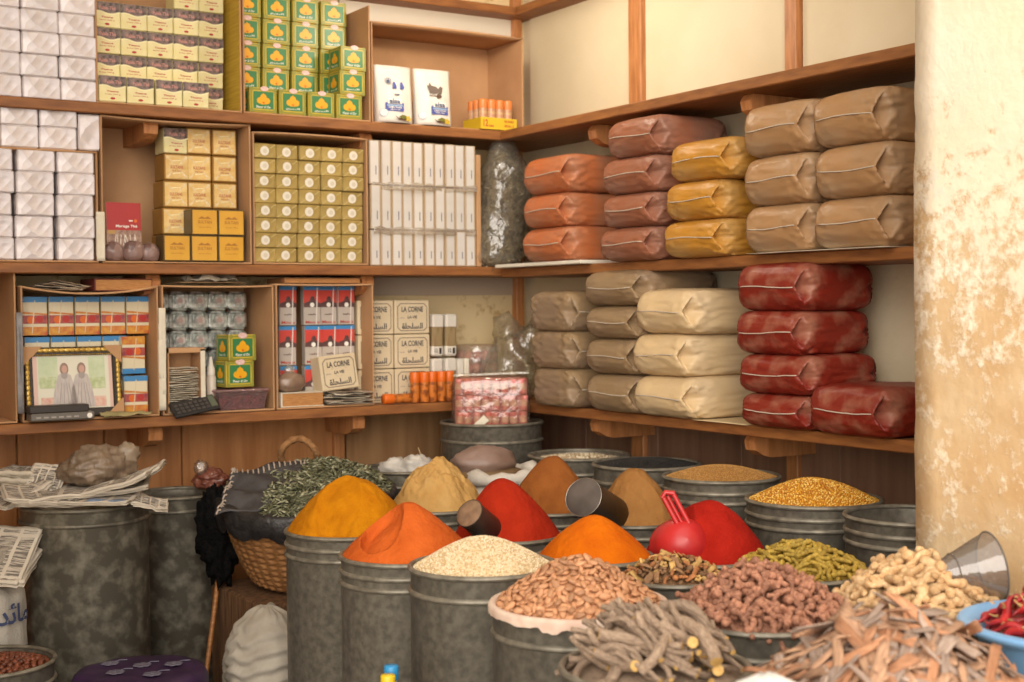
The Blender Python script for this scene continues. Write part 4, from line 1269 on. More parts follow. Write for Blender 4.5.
F_POW = .76
def powder(name, label, cat, H, m):
    return tag(H.mesh(name, m).build(name, m, None, (H.p[0], H.p[1], H.z - .0005)), label, cat, None, 'stuff')
def pw(name, c, c2, **k):
    kk = dict(rough=.95, scale=16, contrast=(.3, .7), bump=.45, bscale=55, spec=.1, bdist=.012); kk.update(k)
    return mat(name, dim(c, F_POW), dim(c2, F_POW), **kk)
def grain_mesh(H, n, size, mi_n, mind, seed, jit=.4, tilt=1.2):
    """heap surface covered with separate grains, in one mesh"""
    r = random.Random(seed)
    mb = H.mesh('x', None, 30, 70, drop=size * .6)
    for x, y in H.scatter(n, mind, .985, 8, r):
        z = H.zf(x, y)
        q = size * r.uniform(1 - jit * .5, 1 + jit * .5)
        M = Matrix.Translation((x, y, z)) @ Matrix.Rotation(r.uniform(0, 6.28), 4, 'Z') @ Matrix.Rotation(r.uniform(-tilt, tilt), 4, 'X')
        a, b, c = q * .5, q * .40, q * .36
        vs = [(a, 0, 0), (-a, 0, 0), (0, b, 0), (0, -b, 0), (0, 0, c), (0, 0, -c)]
        fs = [(0, 2, 4), (2, 1, 4), (1, 3, 4), (3, 0, 4), (2, 0, 5), (1, 2, 5), (3, 1, 5), (0, 3, 5)]
        mb.add(vs, fs, r.randrange(mi_n), True, M)
    return mb

Pp = {  # centre x, y, radius, rim height
 'yellow': (-1.373, -1.269, .172, .88), 'orange': (-1.426, -1.682, .160, .88), 'white': (-1.430, -2.027, .158, .907), 'almond': (-1.418, -2.360, .168, .88),
 'sticks': (-1.535, -2.745, .157, .86), 'galangal': (-1.193, -2.626, .164, .88), 'mixed': (-1.115, -2.275, .108, .885), 'turmroot': (-.867, -2.396, .142, .89),
 'ginger': (-.912, -2.748, .135, .88), 'saffron': (-1.130, -2.015, .132, .893), 'paprika': (-1.092, -1.587, .140, .88), 'beige': (-.994, -1.050, .142, .88),
 'brown': (-.747, -1.279, .135, .88), 'tan': (-.690, -1.594, .123, .88), 'red': (-.841, -2.055, .150, .87), 'tanseed': (-.394, -1.598, .163, .979),
 'corn': (-.428, -1.989, .171, .961), 'empty': (-.456, -2.332, .153, .964), 'black': (-.360, -1.218, .164, .976), 'beans': (-.349, -.847, .165, .971),
 'bark': (-1.335, -3.077, .20, .86)}
DL = {
 'yellow': 'tall zinc drum under the heap of yellow turmeric powder', 'orange': 'zinc drum under the scooped orange powder heap with a dent in its side', 'white': 'zinc drum filled with pale cream seeds',
 'almond': 'zinc drum with a paper-covered rim full of brown almonds', 'sticks': 'zinc bucket full of cut woody sticks', 'galangal': 'zinc drum of knobbly reddish roots beside the cut sticks',
 'mixed': 'zinc drum of mixed dried spices behind the almonds', 'turmroot': 'zinc drum full of olive turmeric fingers', 'ginger': 'zinc drum under the pale ginger roots',
 'saffron': 'zinc drum under the smooth bright orange powder heap', 'paprika': 'zinc drum under the steep brick red powder heap', 'beige': 'zinc drum under the crumbly beige powder heap',
 'brown': 'zinc drum under the chestnut brown powder heap', 'tan': 'zinc drum under the tan powder heap with a broken face', 'red': 'zinc drum under the crimson powder with the red scoop',
 'tanseed': 'zinc drum of fine tan seeds beside the maize', 'corn': 'zinc drum of golden maize kernels under the low shelf', 'empty': 'open empty zinc drum beside the peeling wall',
 'black': 'zinc drum of black seeds under the low shelf', 'beans': 'zinc drum of whitish beans nearest the corner under the shelf', 'bark': 'zinc drum hidden under the heap of bark strips'}
for k, (x, y, R, z) in Pp.items():
    hp = (.034, .060) if k in ('tanseed', 'corn', 'empty', 'yellow', 'orange', 'red', 'tan', 'paprika', 'beige', 'brown', 'saffron') else (.050,)
    drum(DL[k], (x, y), R, z, hp, False, None, 0, .35 if k == 'empty' else .06)

P3 = lambda k: (Pp[k][0], Pp[k][1])
def heap(k, apex, **q):
    x, y, R, z = Pp[k]
    return Heap((x, y), R - .007, z, apex, **q)
powder('turmeric_heap', 'tall heap of golden yellow powder with a broken edge facing the street', 'spice powder',
       heap('yellow', 1.018, a=.50, e=.88, nz=.006, seed=3, off=(.0, .0), dents=((-.022, .088, .058, .095, .024, 2.2), (-.05, .12, .04, .05, .010, 1.5), (.05, .10, .03, .06, .006, 1))), pw('turmeric', '#d68a10', '#bd7208'))
powder('paprika_heap', 'orange powder heap with a scooped hollow on its side', 'spice powder',
       heap('orange', 1.000, a=.24, e=.9, nz=.003, seed=8, dents=((-.056, .042, .050, .076, .042, 4), (-.03, .09, .03, .05, .006, 1))), pw('orange spice', '#dc6c2c', '#c65a20'))
powder('saffron_heap', 'smooth bright orange powder heap in front of the tin scoop', 'spice powder',
       heap('saffron', .984, a=.42, e=.88, nz=.003, seed=4), pw('bright orange spice', '#e2740c', '#cf600a'))
powder('chili_heap', 'steep brick red powder heap beside the powder-filled tin scoop', 'spice powder',
       heap('paprika', 1.024, a=.38, e=.88, nz=.003, seed=5, off=(-.02, .0)), pw('brick red spice', '#b83218', '#a42812'))
powder('ground_ginger_heap', 'crumbly beige powder heap behind the orange one', 'spice powder',
       heap('beige', 1.020, a=.45, e=.85, nz=.016, nsc=15, seed=6, dents=((.02, .10, .04, .04, .012, 1),)), pw('beige spice', '#d8ae6c', '#c89a58', bump=.8, bscale=35))
powder('cinnamon_heap', 'chestnut brown powder heap in front of the beans', 'spice powder',
       heap('brown', 1.030, a=.34, e=.86, nz=.006, seed=7), pw('chestnut spice', '#a5642f', '#905326'))
powder('cumin_heap', 'tan powder heap with a broken face behind the tin scoop', 'spice powder',
       heap('tan', 1.020, a=.46, e=.85, nz=.009, nsc=12, seed=9, dents=((.015, .085, .05, .045, .020, 2),)), pw('tan spice', '#ae7c46', '#9c6c3a', bump=.7, bscale=40))
powder('red_pepper_heap', 'deep crimson powder heap around the red plastic scoop', 'spice powder',
       heap('red', 1.000, a=.50, e=.82, nz=.004, seed=12, off=(.0, -.02), dents=((-.10, .05, .07, .09, .03, 1),)), pw('crimson spice', '#b8281a', '#a21e12'))
def grains(name, label, H, n, size, mats, mind, seed):
    return tag(grain_mesh(H, n, size, len(mats), mind, seed).build(name, mats, None, (H.p[0], H.p[1], H.z - .006)), label, 'seeds', None, 'stuff')
grains('white_seeds', 'rounded heap of small pale cream seeds', heap('white', .972, a=.55, nz=.002, seed=2), 6200, .0058,
       [mat('cream seed', '#e6d2aa', rough=.6), mat('pale seed', '#efe0c2', rough=.6), mat('tan seed', '#cfb283', rough=.6)], .0034, 5)
grains('maize_kernels', 'rounded heap of golden maize kernels', heap('corn', 1.018, a=.6, nz=.002, seed=2), 3600, .0082,
       [mat('maize gold', '#d59a2e', rough=.4), mat('maize light', '#e2b95e', rough=.4), mat('maize deep', '#bd7a1e', rough=.4)], .0048, 6)
grains('tan_seeds', 'low heap of fine tan seeds', heap('tanseed', 1.014, a=.6, nz=.002, seed=3), 5200, .0052,
       [mat('fine seed', '#a8793c', rough=.7), mat('fine seed light', '#bd8f4e', rough=.7)], .0040, 7)
grains('black_seeds', 'low heap of black seeds', heap('black', .998, a=.8, nz=.002, seed=3), 4200, .0060,
       [mat('black seed', '#1d1a18', rough=.6), mat('black seed grey', '#2a2623', rough=.6)], .0044, 8)
grains('white_beans', 'whitish beans in the drum nearest the corner', Heap(P3('beans'), Pp['beans'][2] - .010, .956, .976, a=.8, nz=.003, seed=3), 900, .017,
       [mat('bean white', '#cfc0a4', rough=.5), mat('bean tan', '#b39d7c', rough=.5)], .0105, 9)

# ------------------------------------------------------------------ pieces one could count
def variants(name, fn, mats, n):
    return [fn(i).mesh(name, mats) for i in range(n)]
def strew(name, label, cat, group, H, meshes, count, mind, seed, lift=0, tilt=.5, flat=True, size=(.9, 1.1), lim=.96, align=None, zlo=0):
    r = random.Random(seed)
    first = {}
    n = 0
    for x, y in H.scatter(count, mind, lim, 80, r):
        nrm = H.normal(x, y)
        k = r.randrange(len(meshes))
        q = nrm.to_track_quat('Z', 'Y').to_matrix().to_4x4()
        spin = r.uniform(0, 2 * PI)
        if align is not None:
            an = align + r.gauss(0, .30)
            t = Vector((math.cos(an), math.sin(an), 0)); t = (t - nrm * t.dot(nrm)).normalized()
            q = Matrix((t, nrm.cross(t), nrm)).transposed().to_4x4(); spin = 0
        Rm = q @ Matrix.Rotation(spin, 4, 'Z') @ Matrix.Rotation(r.uniform(-tilt, tilt), 4, 'Y') @ Matrix.Rotation(r.uniform(-PI, PI) if not flat else r.uniform(-tilt, tilt), 4, 'X')
        o = bpy.data.objects.new(name, meshes[k]) if k not in first else first[k].copy()
        first.setdefault(k, o)
        COL.objects.link(o)
        s = r.uniform(*size)
        o.matrix_world = Matrix.Translation((H.p[0] + x, H.p[1] + y, H.z + H.zf(x, y) + lift + zlo * r.random())) @ Rm @ Matrix.Scale(s, 4)
        tag(o, label, cat, group)
        n += 1
    return n
def core(name, label, cat, H, meshes_fn, mats, count, mind, seed, drop, tilt=.6, flat=True, n_mat=1, lim=.985, extra=0):
    """the rest of the pile as one object: a lumpy body with more pieces sunk in it"""
    r = random.Random(seed)
    mb = H.mesh('x', None, 26, 64, drop=drop)
    for x, y in H.scatter(count, mind, lim, 12, r):
        nrm = H.normal(x, y)
        M = Matrix.Translation((x, y, H.zf(x, y) - drop * .5)) @ nrm.to_track_quat('Z', 'Y').to_matrix().to_4x4() @ Matrix.Rotation(r.uniform(0, 6.28), 4, 'Z') @ Matrix.Rotation(r.uniform(-tilt, tilt), 4, 'Y') @ Matrix.Rotation(r.uniform(-PI, PI) if not flat else r.uniform(-tilt, tilt), 4, 'X')
        q = meshes_fn(r.randrange(50))
        o = len(mb.v)
        mb.v += [tuple(M @ Vector(p)) for p in q.v]
        mb.f += [tuple(i + o for i in f) for f in q.f]
        mb.m += [min(i + extra, len(mats) - 1) for i in q.m]; mb.sm += q.sm
    return tag(mb.build(name, mats, None, (H.p[0], H.p[1], H.z)), label, cat, None, 'stuff')

# almonds
def almond_mb(i):
    rr = random.Random(i)
    L_ = rr.uniform(.0100, .0120)
    def f(x, y, z):
        w = 1 - .38 * max(0, x) ** 1.5
        return x, y * w, z * (1 - .25 * max(0, x))
    mb = MB()
    mb.ball((0, 0, 0), (L_, L_ * .58, L_ * .34), 12, 8, 0, Matrix.Rotation(PI / 2, 4, 'Y') if False else None, lambda x, y, z: f(x, y, z))
    return mb
M_alm = [mat('almond skin', '#c28e68', '#a67650', rough=.5, scale=240, stretch=(1, 5, 5), bump=.3, bscale=300, rndv=.30)]
Hal = heap('almond', .966, a=.5, e=1.0, nz=.003, seed=21)
core('almond_heap', 'rest of the brown almonds deeper in the paper-rimmed drum', 'almonds', Hal, almond_mb, M_alm, 520, .011, 3, .010)
strew('almond', 'shelled brown almond on the heap in the paper-rimmed drum', 'almond', 'almonds in the paper-rimmed drum', Hal, variants('almond', almond_mb, M_alm, 5), 300, .0158, 4, .003, .5)
# paper lining on the almond drum's rim
ln = MB()
n_ = 120
x_, y_, R_, z_ = Pp['almond']
vs, fs = [], []
for k in range(n_):
    t = 2 * PI * k / n_
    dr = .010 + .014 * max(0, fbm(math.cos(t) * 2, math.sin(t) * 2, 0, 2.2)) + .006 * abs(fbm(t * 3, 0, 0, 3))
    for r_, zz in ((R_ - .012, -.004), (R_ - .006, .006), (R_ + .003, .0065), (R_ + .0062, 0), (R_ + .0055, -dr)):
        vs.append((r_ * math.cos(t), r_ * math.sin(t), zz))
for k in range(n_):
    for j in range(4):
        a, b = k * 5 + j, ((k + 1) % n_) * 5 + j
        fs.append((a, a + 1, b + 1, b))
tag(ln.add(vs, fs, 0, True).build('paper_liner', mat('pinkish white paper', '#d9c4b0', '#c9a894', rough=.7, scale=24), None, (x_, y_, z_)), 'torn pale paper folded over the rim of the almond drum', 'paper')

# knobbly roots (galangal)
def knob_mb(i):
    rr = random.Random(i * 7 + 1)
    mb = MB()
    n = 6
    L_ = rr.uniform(.020, .034)
    bend = rr.uniform(-.008, .008)
    pts = [(L_ * (j / (n - 1) - .5), bend * math.sin(PI * j / (n - 1)), rr.uniform(-.001, .001)) for j in range(n)]
    rad = [.0045 + .0022 * rr.random() for _ in range(n)]
    rad[0] *= .7; rad[-1] = .0068
    mb.tube(pts, rad, 7, 0)
    mb.ball(pts[-1], (.0085, .0080, .0078), 8, 6)
    if rr.random() < .7:
        j = rr.choice((1, 2, 3))
        sx = rr.choice((-1, 1))
        q = [pts[j], (pts[j][0] + .004, pts[j][1] + sx * .009, .002), (pts[j][0] + .006, pts[j][1] + sx * .015, .003)]
        mb.tube(q, [.0050, .0048, .0040], 7, 0)
        mb.ball(q[-1], .0056, 7, 5)
    return mb
M_gal = [mat('galangal skin', '#b27e62', '#8e5f48', rough=.75, scale=130, stretch=(3, 1, 1), contrast=(.38, .6), bump=.4, bscale=160, rndv=.22)]
Hga = heap('galangal', .960, a=.45, nz=.004, seed=31)
core('galangal_heap', 'rest of the reddish knobbly roots deeper in their drum', 'roots', Hga, knob_mb, M_gal, 230, .018, 5, .016, .9)
strew('galangal_root', 'small reddish knobbly root on the heap beside the cut sticks', 'root', 'reddish knobbly roots', Hga, variants('galangal', knob_mb, M_gal, 8), 260, .0165, 6, .006, .8, size=(.85, 1.15), zlo=.006)

# olive turmeric fingers
def finger_mb(i):
    rr = random.Random(i * 5 + 2)
    n = 7
    L_ = rr.uniform(.030, .046); b = rr.uniform(-.006, .006)
    mb = MB()
    mb.tube([(L_ * (j / (n - 1) - .5), b * math.sin(PI * j / (n - 1)), 0) for j in range(n)], [.0050 * (1 + .18 * rr.uniform(-1, 1)) * (.75 if j in (0, n - 1) else 1) for j in range(n)], 8, 0)
    return mb
M_tur = [mat('turmeric finger', '#b39539', '#8f7428', rough=.7, scale=90, stretch=(5, 1, 1), contrast=(.38, .6), bump=.3, bscale=140, rndv=.20)]
Htu = heap('turmroot', .940, a=.55, nz=.003, seed=41)
core('turmeric_finger_heap', 'rest of the olive turmeric fingers deeper in their drum', 'roots', Htu, finger_mb, M_tur, 150, .019, 7, .012, .5)
strew('turmeric_finger', 'olive yellow dried turmeric finger heaped in its drum', 'root', 'olive turmeric fingers', Htu, variants('turmeric_finger', finger_mb, M_tur, 8), 190, .0165, 8, .005, .35, size=(.85, 1.1), zlo=.005)

# ginger
def ginger_mb(i):
    rr = random.Random(i * 3 + 4)
    mb = MB()
    L_ = rr.uniform(.030, .048)
    n = 6
    rd = [rr.uniform(.0070, .0112) for j in range(n)]
    ys = [.004 * math.sin(j * 1.3 + i) for j in range(n)]
    mb.tube([(L_ * (j / (n - 1) - .5), ys[j], 0) for j in range(n)], rd, 9, 0, True, .72)
    for j in (0, n - 1):
        mb.ball((L_ * (j / (n - 1) - .5), ys[j], 0), (rd[j] * .9, rd[j], rd[j] * .76), 9, 6)
    for k in range(rr.choice((0, 1, 2, 2))):
        x = rr.uniform(-.3, .3) * L_; sy = rr.choice((-1, 1)); q = rr.uniform(.009, .016)
        mb.tube([(x, 0, 0), (x + .003, sy * q * .6, .001), (x + .005, sy * q, .001)], [.0080, .0074, .0066], 8, 0, True, .75)
        mb.ball((x + .005, sy * q, .001), (.0074, .0076, .0060), 8, 6)
    return mb
M_gin = [mat('dry ginger', '#d8b98c', '#bd9566', rough=.85, scale=80, contrast=(.36, .62), bump=.4, bscale=110, rndv=.14)]
Hgi = Heap(P3('ginger'), .150, .878, .968, a=.5, nz=.004, seed=51)
core('ginger_heap', 'rest of the pale ginger roots deeper in their heap', 'ginger', Hgi, ginger_mb, M_gin, 140, .022, 9, .016, .7)
strew('ginger_root', 'pale dried ginger root on the heap beside the plastic scoop', 'root', 'pale dried ginger roots', Hgi, variants('ginger_root', ginger_mb, M_gin, 8), 140, .0205, 10, .006, .6, size=(.85, 1.2), zlo=.008)

# cut sticks
def stick_mb(i):
    rr = random.Random(i * 11 + 5)
    L_ = rr.uniform(.060, .120); n = 8
    r0 = rr.uniform(.0040, .0066) if i % 6 else rr.uniform(.0078, .0098)
    b = rr.uniform(-.020, .020)
    mb = MB()
    mb.tube([(L_ * (j / (n - 1) - .5), b * math.sin(PI * j / (n - 1)) + rr.uniform(-.001, .001), rr.uniform(-.001, .001)) for j in range(n)], [r0 * rr.uniform(.9, 1.1) for j in range(n)], 9, 0, True, 1, None, 1)
    return mb
M_stk = [mat('stick bark', '#a48d76', '#7e6855', rough=.8, scale=70, stretch=(1, 6, 6), contrast=(.38, .62), bump=.5, bscale=90, rndv=.18), mat('cut stick end', '#d5ad68', '#bd9350', rough=.8, scale=120)]
Hst = heap('sticks', .905, a=.8, nz=.003, seed=61)
core('stick_heap', 'rest of the cut woody sticks deeper in their bucket', 'sticks', Hst, stick_mb, M_stk, 26, .04, 11, .022, .2, extra=0)
VS = variants('stick', stick_mb, M_stk, 14)
# most slope down towards the street with their cut ends showing
def lay_sticks(count, seed, lim, lift, side, down, sizes):
    r = random.Random(seed)
    n = 0
    for x, y in Hst.scatter(count, .021, lim, 80, r):
        k = r.randrange(len(VS))
        ar = x * AR.x + y * AR.y
        t = AT * (.75 + r.gauss(0, .15)) + AR * (side + r.gauss(0, .36) - 1.2 * ar) + Vector((0, 0, -down + r.gauss(0, .10)))
        t.normalize()
        nrm = Vector((0, 0, 1)); nrm = (nrm - t * t.z).normalized()
        M = Matrix((t, nrm.cross(t), nrm)).transposed().to_4x4() @ Matrix.Rotation(r.uniform(0, 6.28), 4, 'X')
        o = link('cut_stick', VS[k])
        s_ = r.uniform(*sizes)
        o.matrix_world = Matrix.Translation((Hst.p[0] + x, Hst.p[1] + y, Hst.z + Hst.zf(x, y) + lift + .016 * r.random())) @ M @ Matrix.Scale(s_, 4)
        tag(o, 'cut woody stick with a pale end in the front bucket', 'stick', 'cut sticks in the bucket')
lay_sticks(95, 12, .74, .004, .62, .30, (.75, 1.0))
lay_sticks(46, 13, .60, .020, .70, .36, (.85, 1.3))

# bark strips
def bark_mb(i):
    rr = random.Random(i * 13 + 6)
    L_ = rr.uniform(.060, .165); w = rr.uniform(.005, .015); cu = rr.uniform(.5, 1.5)
    s0, s1 = rr.uniform(-.9, .9), rr.uniform(-.9, .9)
    bend = rr.uniform(-.014, .014); tw = rr.uniform(-.5, .5)
    mb = MB()
    def fn(u, v):
        x = (u - .5) * L_ + (v - .5) * w * 2.2 * (s0 * (1 - u) ** 3 + s1 * u ** 3)
        t = (v - .5) * cu
        ww = w * (1 - .25 * u * s0 - .06 * math.sin(u * 9 + i))
        y = ww * math.sin(t) / max(cu * .6, .5); z = ww * (math.cos(t) - 1) * .9
        a = tw * (u - .5)
        return (x, y * math.cos(a) - z * math.sin(a) + bend * (1 - (2 * u - 1) ** 2), y * math.sin(a) + z * math.cos(a) + .2 * bend * math.sin(u * 5))
    mb.sheet(fn, 9, 5, 0, .0030)
    return mb
M_brk = [mat('cinnamon bark', '#c49c7a', '#a07a60', rough=.8, scale=40, stretch=(1, 7, 7), contrast=(.36, .62), bump=.4, bscale=70, rndv=.26)]
M_brk2 = [mat('rusty bark', '#c08c68', '#a2704e', rough=.8, scale=40, stretch=(1, 7, 7), contrast=(.36, .62), bump=.4, bscale=70, rndv=.2)]
M_brk3 = [mat('greyish bark', '#b5a090', '#917a6a', rough=.85, scale=40, stretch=(1, 7, 7), contrast=(.36, .62), bump=.4, bscale=70, rndv=.2)]
Hbk = heap('bark', .962, a=.42, nz=.006, seed=71)
core('bark_heap', 'rest of the bark strips deeper in the front heap', 'bark', Hbk, bark_mb, M_brk, 90, .03, 14, .016, .3)
VB = variants('bark', bark_mb, M_brk, 9) + variants('rusty_bark', lambda i: bark_mb(i + 20), M_brk2, 5) + variants('grey_bark', lambda i: bark_mb(i + 40), M_brk3, 6)
strew('bark_strip', 'dry curled bark strip on the big front heap', 'bark', 'bark strips on the front heap', Hbk, VB, 290, .0155, 15, .010, .34, size=(.75, 1.15), lim=1.0, zlo=.012)

# mixed dried spices
def chip_mb(i):
    rr = random.Random(i * 17 + 7)
    mb = MB()
    k = i % 4
    if k == 0:
        mb.ball((0, 0, 0), (rr.uniform(.006, .010), .0055, .005), 8, 6)
    elif k == 1:
        L_ = rr.uniform(.018, .034)
        mb.tube([(-L_ / 2, 0, 0), (0, rr.uniform(-.003, .003), .001), (L_ / 2, 0, 0)], [.0036, .0042, .0034], 7)
    elif k == 2:
        mb.sheet(lambda u, v: ((u - .5) * .026, (v - .5) * .011, .004 * math.sin(u * 4 + i) + .003 * v), 5, 3, 0, .002)
    else:
        for a in range(5):
            t = a * 1.257
            mb.ball((.005 * math.cos(t), .005 * math.sin(t), 0), (.0045, .0035, .0025), 6, 5)
    return mb
mixm = [mat('mix brown', '#8e6a48', '#6a4c30', rough=.8, scale=90, rndv=.3), mat('mix amber', '#c8a262', '#a8824a', rough=.8, scale=90, rndv=.25), mat('mix rust', '#ac7040', '#8a5630', rough=.8, scale=90, rndv=.25)]
Hmx = heap('mixed', .922, a=.6, nz=.004, seed=81)
core('mixed_spice_heap', 'rest of the mixed dried spices deeper in their drum', 'mixed spices', Hmx, chip_mb, mixm, 150, .015, 16, .010, .8)
VM = [chip_mb(i).mesh('mixed_spice', [mixm[i % 3]]) for i in range(24)]
strew('mixed_spice', 'dried spice piece in the mixed drum behind the almonds', 'spice', 'mixed dried spice pieces', Hmx, VM, 170, .0135, 17, .004, .8, size=(.8, 1.25), zlo=.005)
# ------------------------------------------------------------------ scoops in the heaps
def along(p, q):
    """matrix that puts local z on the line p -> q"""
    d = (Vector(q) - Vector(p)).normalized()
    return Matrix.Translation(p) @ d.to_track_quat('Z', 'Y').to_matrix().to_4x4()
def tin_scoop(label, p, q, R, end_m, seam=False):
    r = thing('tin_scoop', label, 'scoop')
    r.matrix_world = along(p, q)
    L_ = (Vector(q) - Vector(p)).length
    MB().lathe([(R - .0015, .002), (R, 0), (R + .0015, .001), (R + .001, .005), (R - .001, .008), (R * 1.02, L_), (R * 1.02 - .002, L_), (R - .004, .010)], 40, 0, True, None, .006).build('can', mat('blackened tin', '#5a4c40', '#3a312a', rough=.45, scale=16, metal=.35, bump=.2, bscale=30), r)
    MB().lathe([(0, -.0012), (R * .5, -.0010), (R - .002, -.0006), (R - .0008, .0015)], 40).build('end_disc', end_m, r)
    if seam:
        MB().torus(R + .0005, .0012, .001, 40, 6).build('bright_rim', mat('bright tin rim', '#9c958a', rough=.25, metal=.7), r)
    return r
tin_scoop('tin can scoop with a dusty end stuck between the beige and brick red heaps', (-1.252, -1.668, .957), (-1.130, -1.628, .868), .036, mat('dusty tin end', '#8a6c50', '#705640', rough=.9, scale=40))
tin_scoop('large dark tin can scoop lying against the tan powder heap', (-.930, -1.690, .972), (-.790, -1.618, .905), .049, mat('grey tin end', '#5c534b', '#463d36', rough=.85, scale=14), True)
rs = thing('plastic_scoop', 'red plastic scoop with a hollow handle stuck in the crimson powder', 'scoop', (-.937, -2.085, .906))
M_red = mat('red plastic', '#bc2c2c', '#aa2424', rough=.35, scale=8)
mw = along((0, 0, 0), (-.38, -.80, .36))
mb = MB()
mb.lathe([(.0, .066), (.022, .062), (.042, .050), (.057, .030), (.064, .004), (.066, -.034), (.068, -.036), (.0655, -.036), (.061, -.030), (.058, 0), (.040, .044), (0, .060)], 40, 0, True, mw)
mb.build('bowl', M_red, rs)
hp = [Vector((-.012, -.024, .050)) + k / 3 * (AR * -.034 + AT * -.008 + Vector((0, 0, .066))) for k in range(4)]
a_ = Vector((.0095, -.0060, .004))
hd = MB()
hd.tube([p + a_ for p in hp], .0058, 8); hd.tube([p - a_ for p in hp], .0058, 8)
hd.tube([hp[-1] - a_ * 1.2, hp[-1] + Vector((-.006, .003, .008)), hp[-1] + a_ * 1.2], .0062, 8)
hd.tube([p + Vector((.002, .004, -.001)) for p in hp], .0095, 8, 0, True, .5)
hd.build('handle', M_red, rs)

# ------------------------------------------------------------------ herb basket on a crate
def crate(name, label, x0, x1, y0, y1, z, cat='crate', m=None):
    r = thing(name, label, cat, ((x0 + x1) / 2, (y0 + y1) / 2, 0))
    w, d = (x1 - x0) / 2, (y1 - y0) / 2
    m = m or mat('old crate wood', '#6a4526', '#472d19', rough=.8, scale=9, stretch=(1, 1, 8), bump=.3, bscale=30)
    n = max(1, int(z / .30))
    for s_ in (-1, 1):
        mb = MB(); mc = MB()
        for i in range(n):
            a, b = z * i / n + .004, z * (i + 1) / n - .004
            mb.box(-w, w, s_ * d - .006, s_ * d + .006, a, b, 0, .002)
            mc.box(s_ * w - .006, s_ * w + .006, -d + .007, d - .007, a, b, 0, .002)
        mb.build('slats', m, r); mc.build('slats', m, r)
    mb = MB()
    for sx in (-1, 1):
        for sy in (-1, 1):
            mb.box(sx * (w - .018) - .010, sx * (w - .018) + .010, sy * (d - .018) - .010, sy * (d - .018) + .010, 0, z - .013, 0, .002)
    mb.build('corner_posts', m, r)
    MB().box(-w, w, -d, d, z - .012, z, 0, .002).build('top_board', m, r)
    return r
crate('wooden_crate', 'dark wooden crate standing under the woven herb basket', -1.425, -1.02, -.80, -.37, .598, 'crate', mat('upright grained wood', '#7d5836', '#4f3520', rough=.8, scale=9, stretch=(8, 8, 1), bump=.3, bscale=30))
bx, by, bz = -1.190, -.585, .868
bk_ = thing('woven_basket', 'woven palm basket lined with black plastic, heaped with green leaves', 'basket', (bx, by, .60))
M_palm = mat('woven palm', '#96683a', '#7c5229', rough=.8, scale=40, bump=.2, bscale=90)
mb = MB()
nv, nk = 78, 240
vs, fs = [], []
for i in range(nv + 1):
    v = i / nv
    band = v * 13
    zig = abs((band % 1) - .5)
    for k in range(nk):
        t = 2 * PI * k / nk
        r_ = .165 + .100 * (v ** .7) + .0045 * abs(math.sin(band * PI)) ** .6 + .0028 * math.sin(t * 40 + zig * 7)
        vs.append((r_ * math.cos(t), r_ * math.sin(t), v * .262))
for i in range(nv):
    for k in range(nk):
        a, b = i * nk + k, i * nk + (k + 1) % nk
        fs.append((a, b, b + nk, a + nk))
fs.append(tuple(range(nk))[::-1])
mb.add(vs, fs, 0, True).build('basket_body', M_palm, bk_)
nk = 96
mb = MB(); vs, fs = [], []
prof = [(.250, .272), (.268, .272), (.276, .262), (.278, .235), (.272, .205), (.266, .190)]
for r_, z in prof:
    for k in range(nk):
        t = 2 * PI * k / nk
        q = 1 + .03 * fbm(math.cos(t) * 3, math.sin(t) * 3, z * 9, 2.0)
        dz = .030 * fbm(math.cos(t) * 2, math.sin(t) * 2, 5, 2.5) * (1 if z < .25 else .25)
        vs.append((r_ * q * math.cos(t), r_ * q * math.sin(t), z + dz))
for i in range(len(prof) - 1):
    for k in range(nk):
        a, b = i * nk + k, i * nk + (k + 1) % nk
        fs.append((a, b, b + nk, a + nk))
M_bpl = mat('black plastic sheet', '#1f1d1d', '#2e2b2a', rough=.45, scale=30, bump=.8, bscale=30)
mb.add(vs, fs, 0, True).build('plastic_liner', M_bpl, bk_)
# hanging black fold on the outer side
def f_(x, y, z):
    k = 1 + .35 * fbm(x, y, z, 2.6, 3) + .12 * fbm(x, y, z, 9, 2)
    return x * k, y * k, z * k
MB().ball((0, 0, 0), (.062, .055, .145), 40, 34, 0, None, f_).build('hanging_fold', mat('black fluffy plastic', '#0b0a0a', '#141211', rough=.9, spec=.1, scale=60, bump=1, bscale=90), bk_, tuple(AR * -.265 + AT * .03 + Vector((0, 0, .135))))
# folded grey cloth strip with white stitches over one side
mb = MB()
def flap(u, v):
    p = AR * (-.235 + .225 * u) + AT * (.215 - .27 * v - .03 * u)
    z = .260 + .028 * u + .055 * v + .010 * math.sin(7 * (u * 1.2 + v * 2.2)) * (1 - .5 * u) + .005 * fbm(u, v, 2, 5)
    return (p.x, p.y, z)
mb.sheet(flap, 26, 20, 0, .004)
mb.build('cloth_flap', mat('grey black cloth', '#4a4848', '#35302f', rough=.7, scale=20, bump=.5, bscale=30), bk_)
mb = MB()
for k in range(15):
    u = k / 14
    for (uu, vv, du) in ((u, .97, .02), (.02, u, 0)):
        a = Vector(flap(uu, vv)); b = Vector(flap(min(1, uu + .03), max(0, vv - .10) if uu > .05 else vv)) if vv > .9 else Vector(flap(.07, min(1, vv + .03)))
        mb.tube([a + Vector((0, 0, .004)), (a + b) / 2 + Vector((0, 0, .010)), b + Vector((0, 0, .004))], .0028, 6)
mb.build('stitching', mat('pale cord', '#a9998a', rough=.8), bk_)
mb = MB()
hc = AR * -.055 + AT * -.235 + Vector((0, 0, .312))
pts = []
for k in range(25):
    t = -.55 + (PI + 1.1) * k / 24
    pts.append(hc + AR * (.058 * math.cos(t)) + Vector((0, 0, .055 * math.sin(t))) + AT * .008 * math.sin(3 * t))
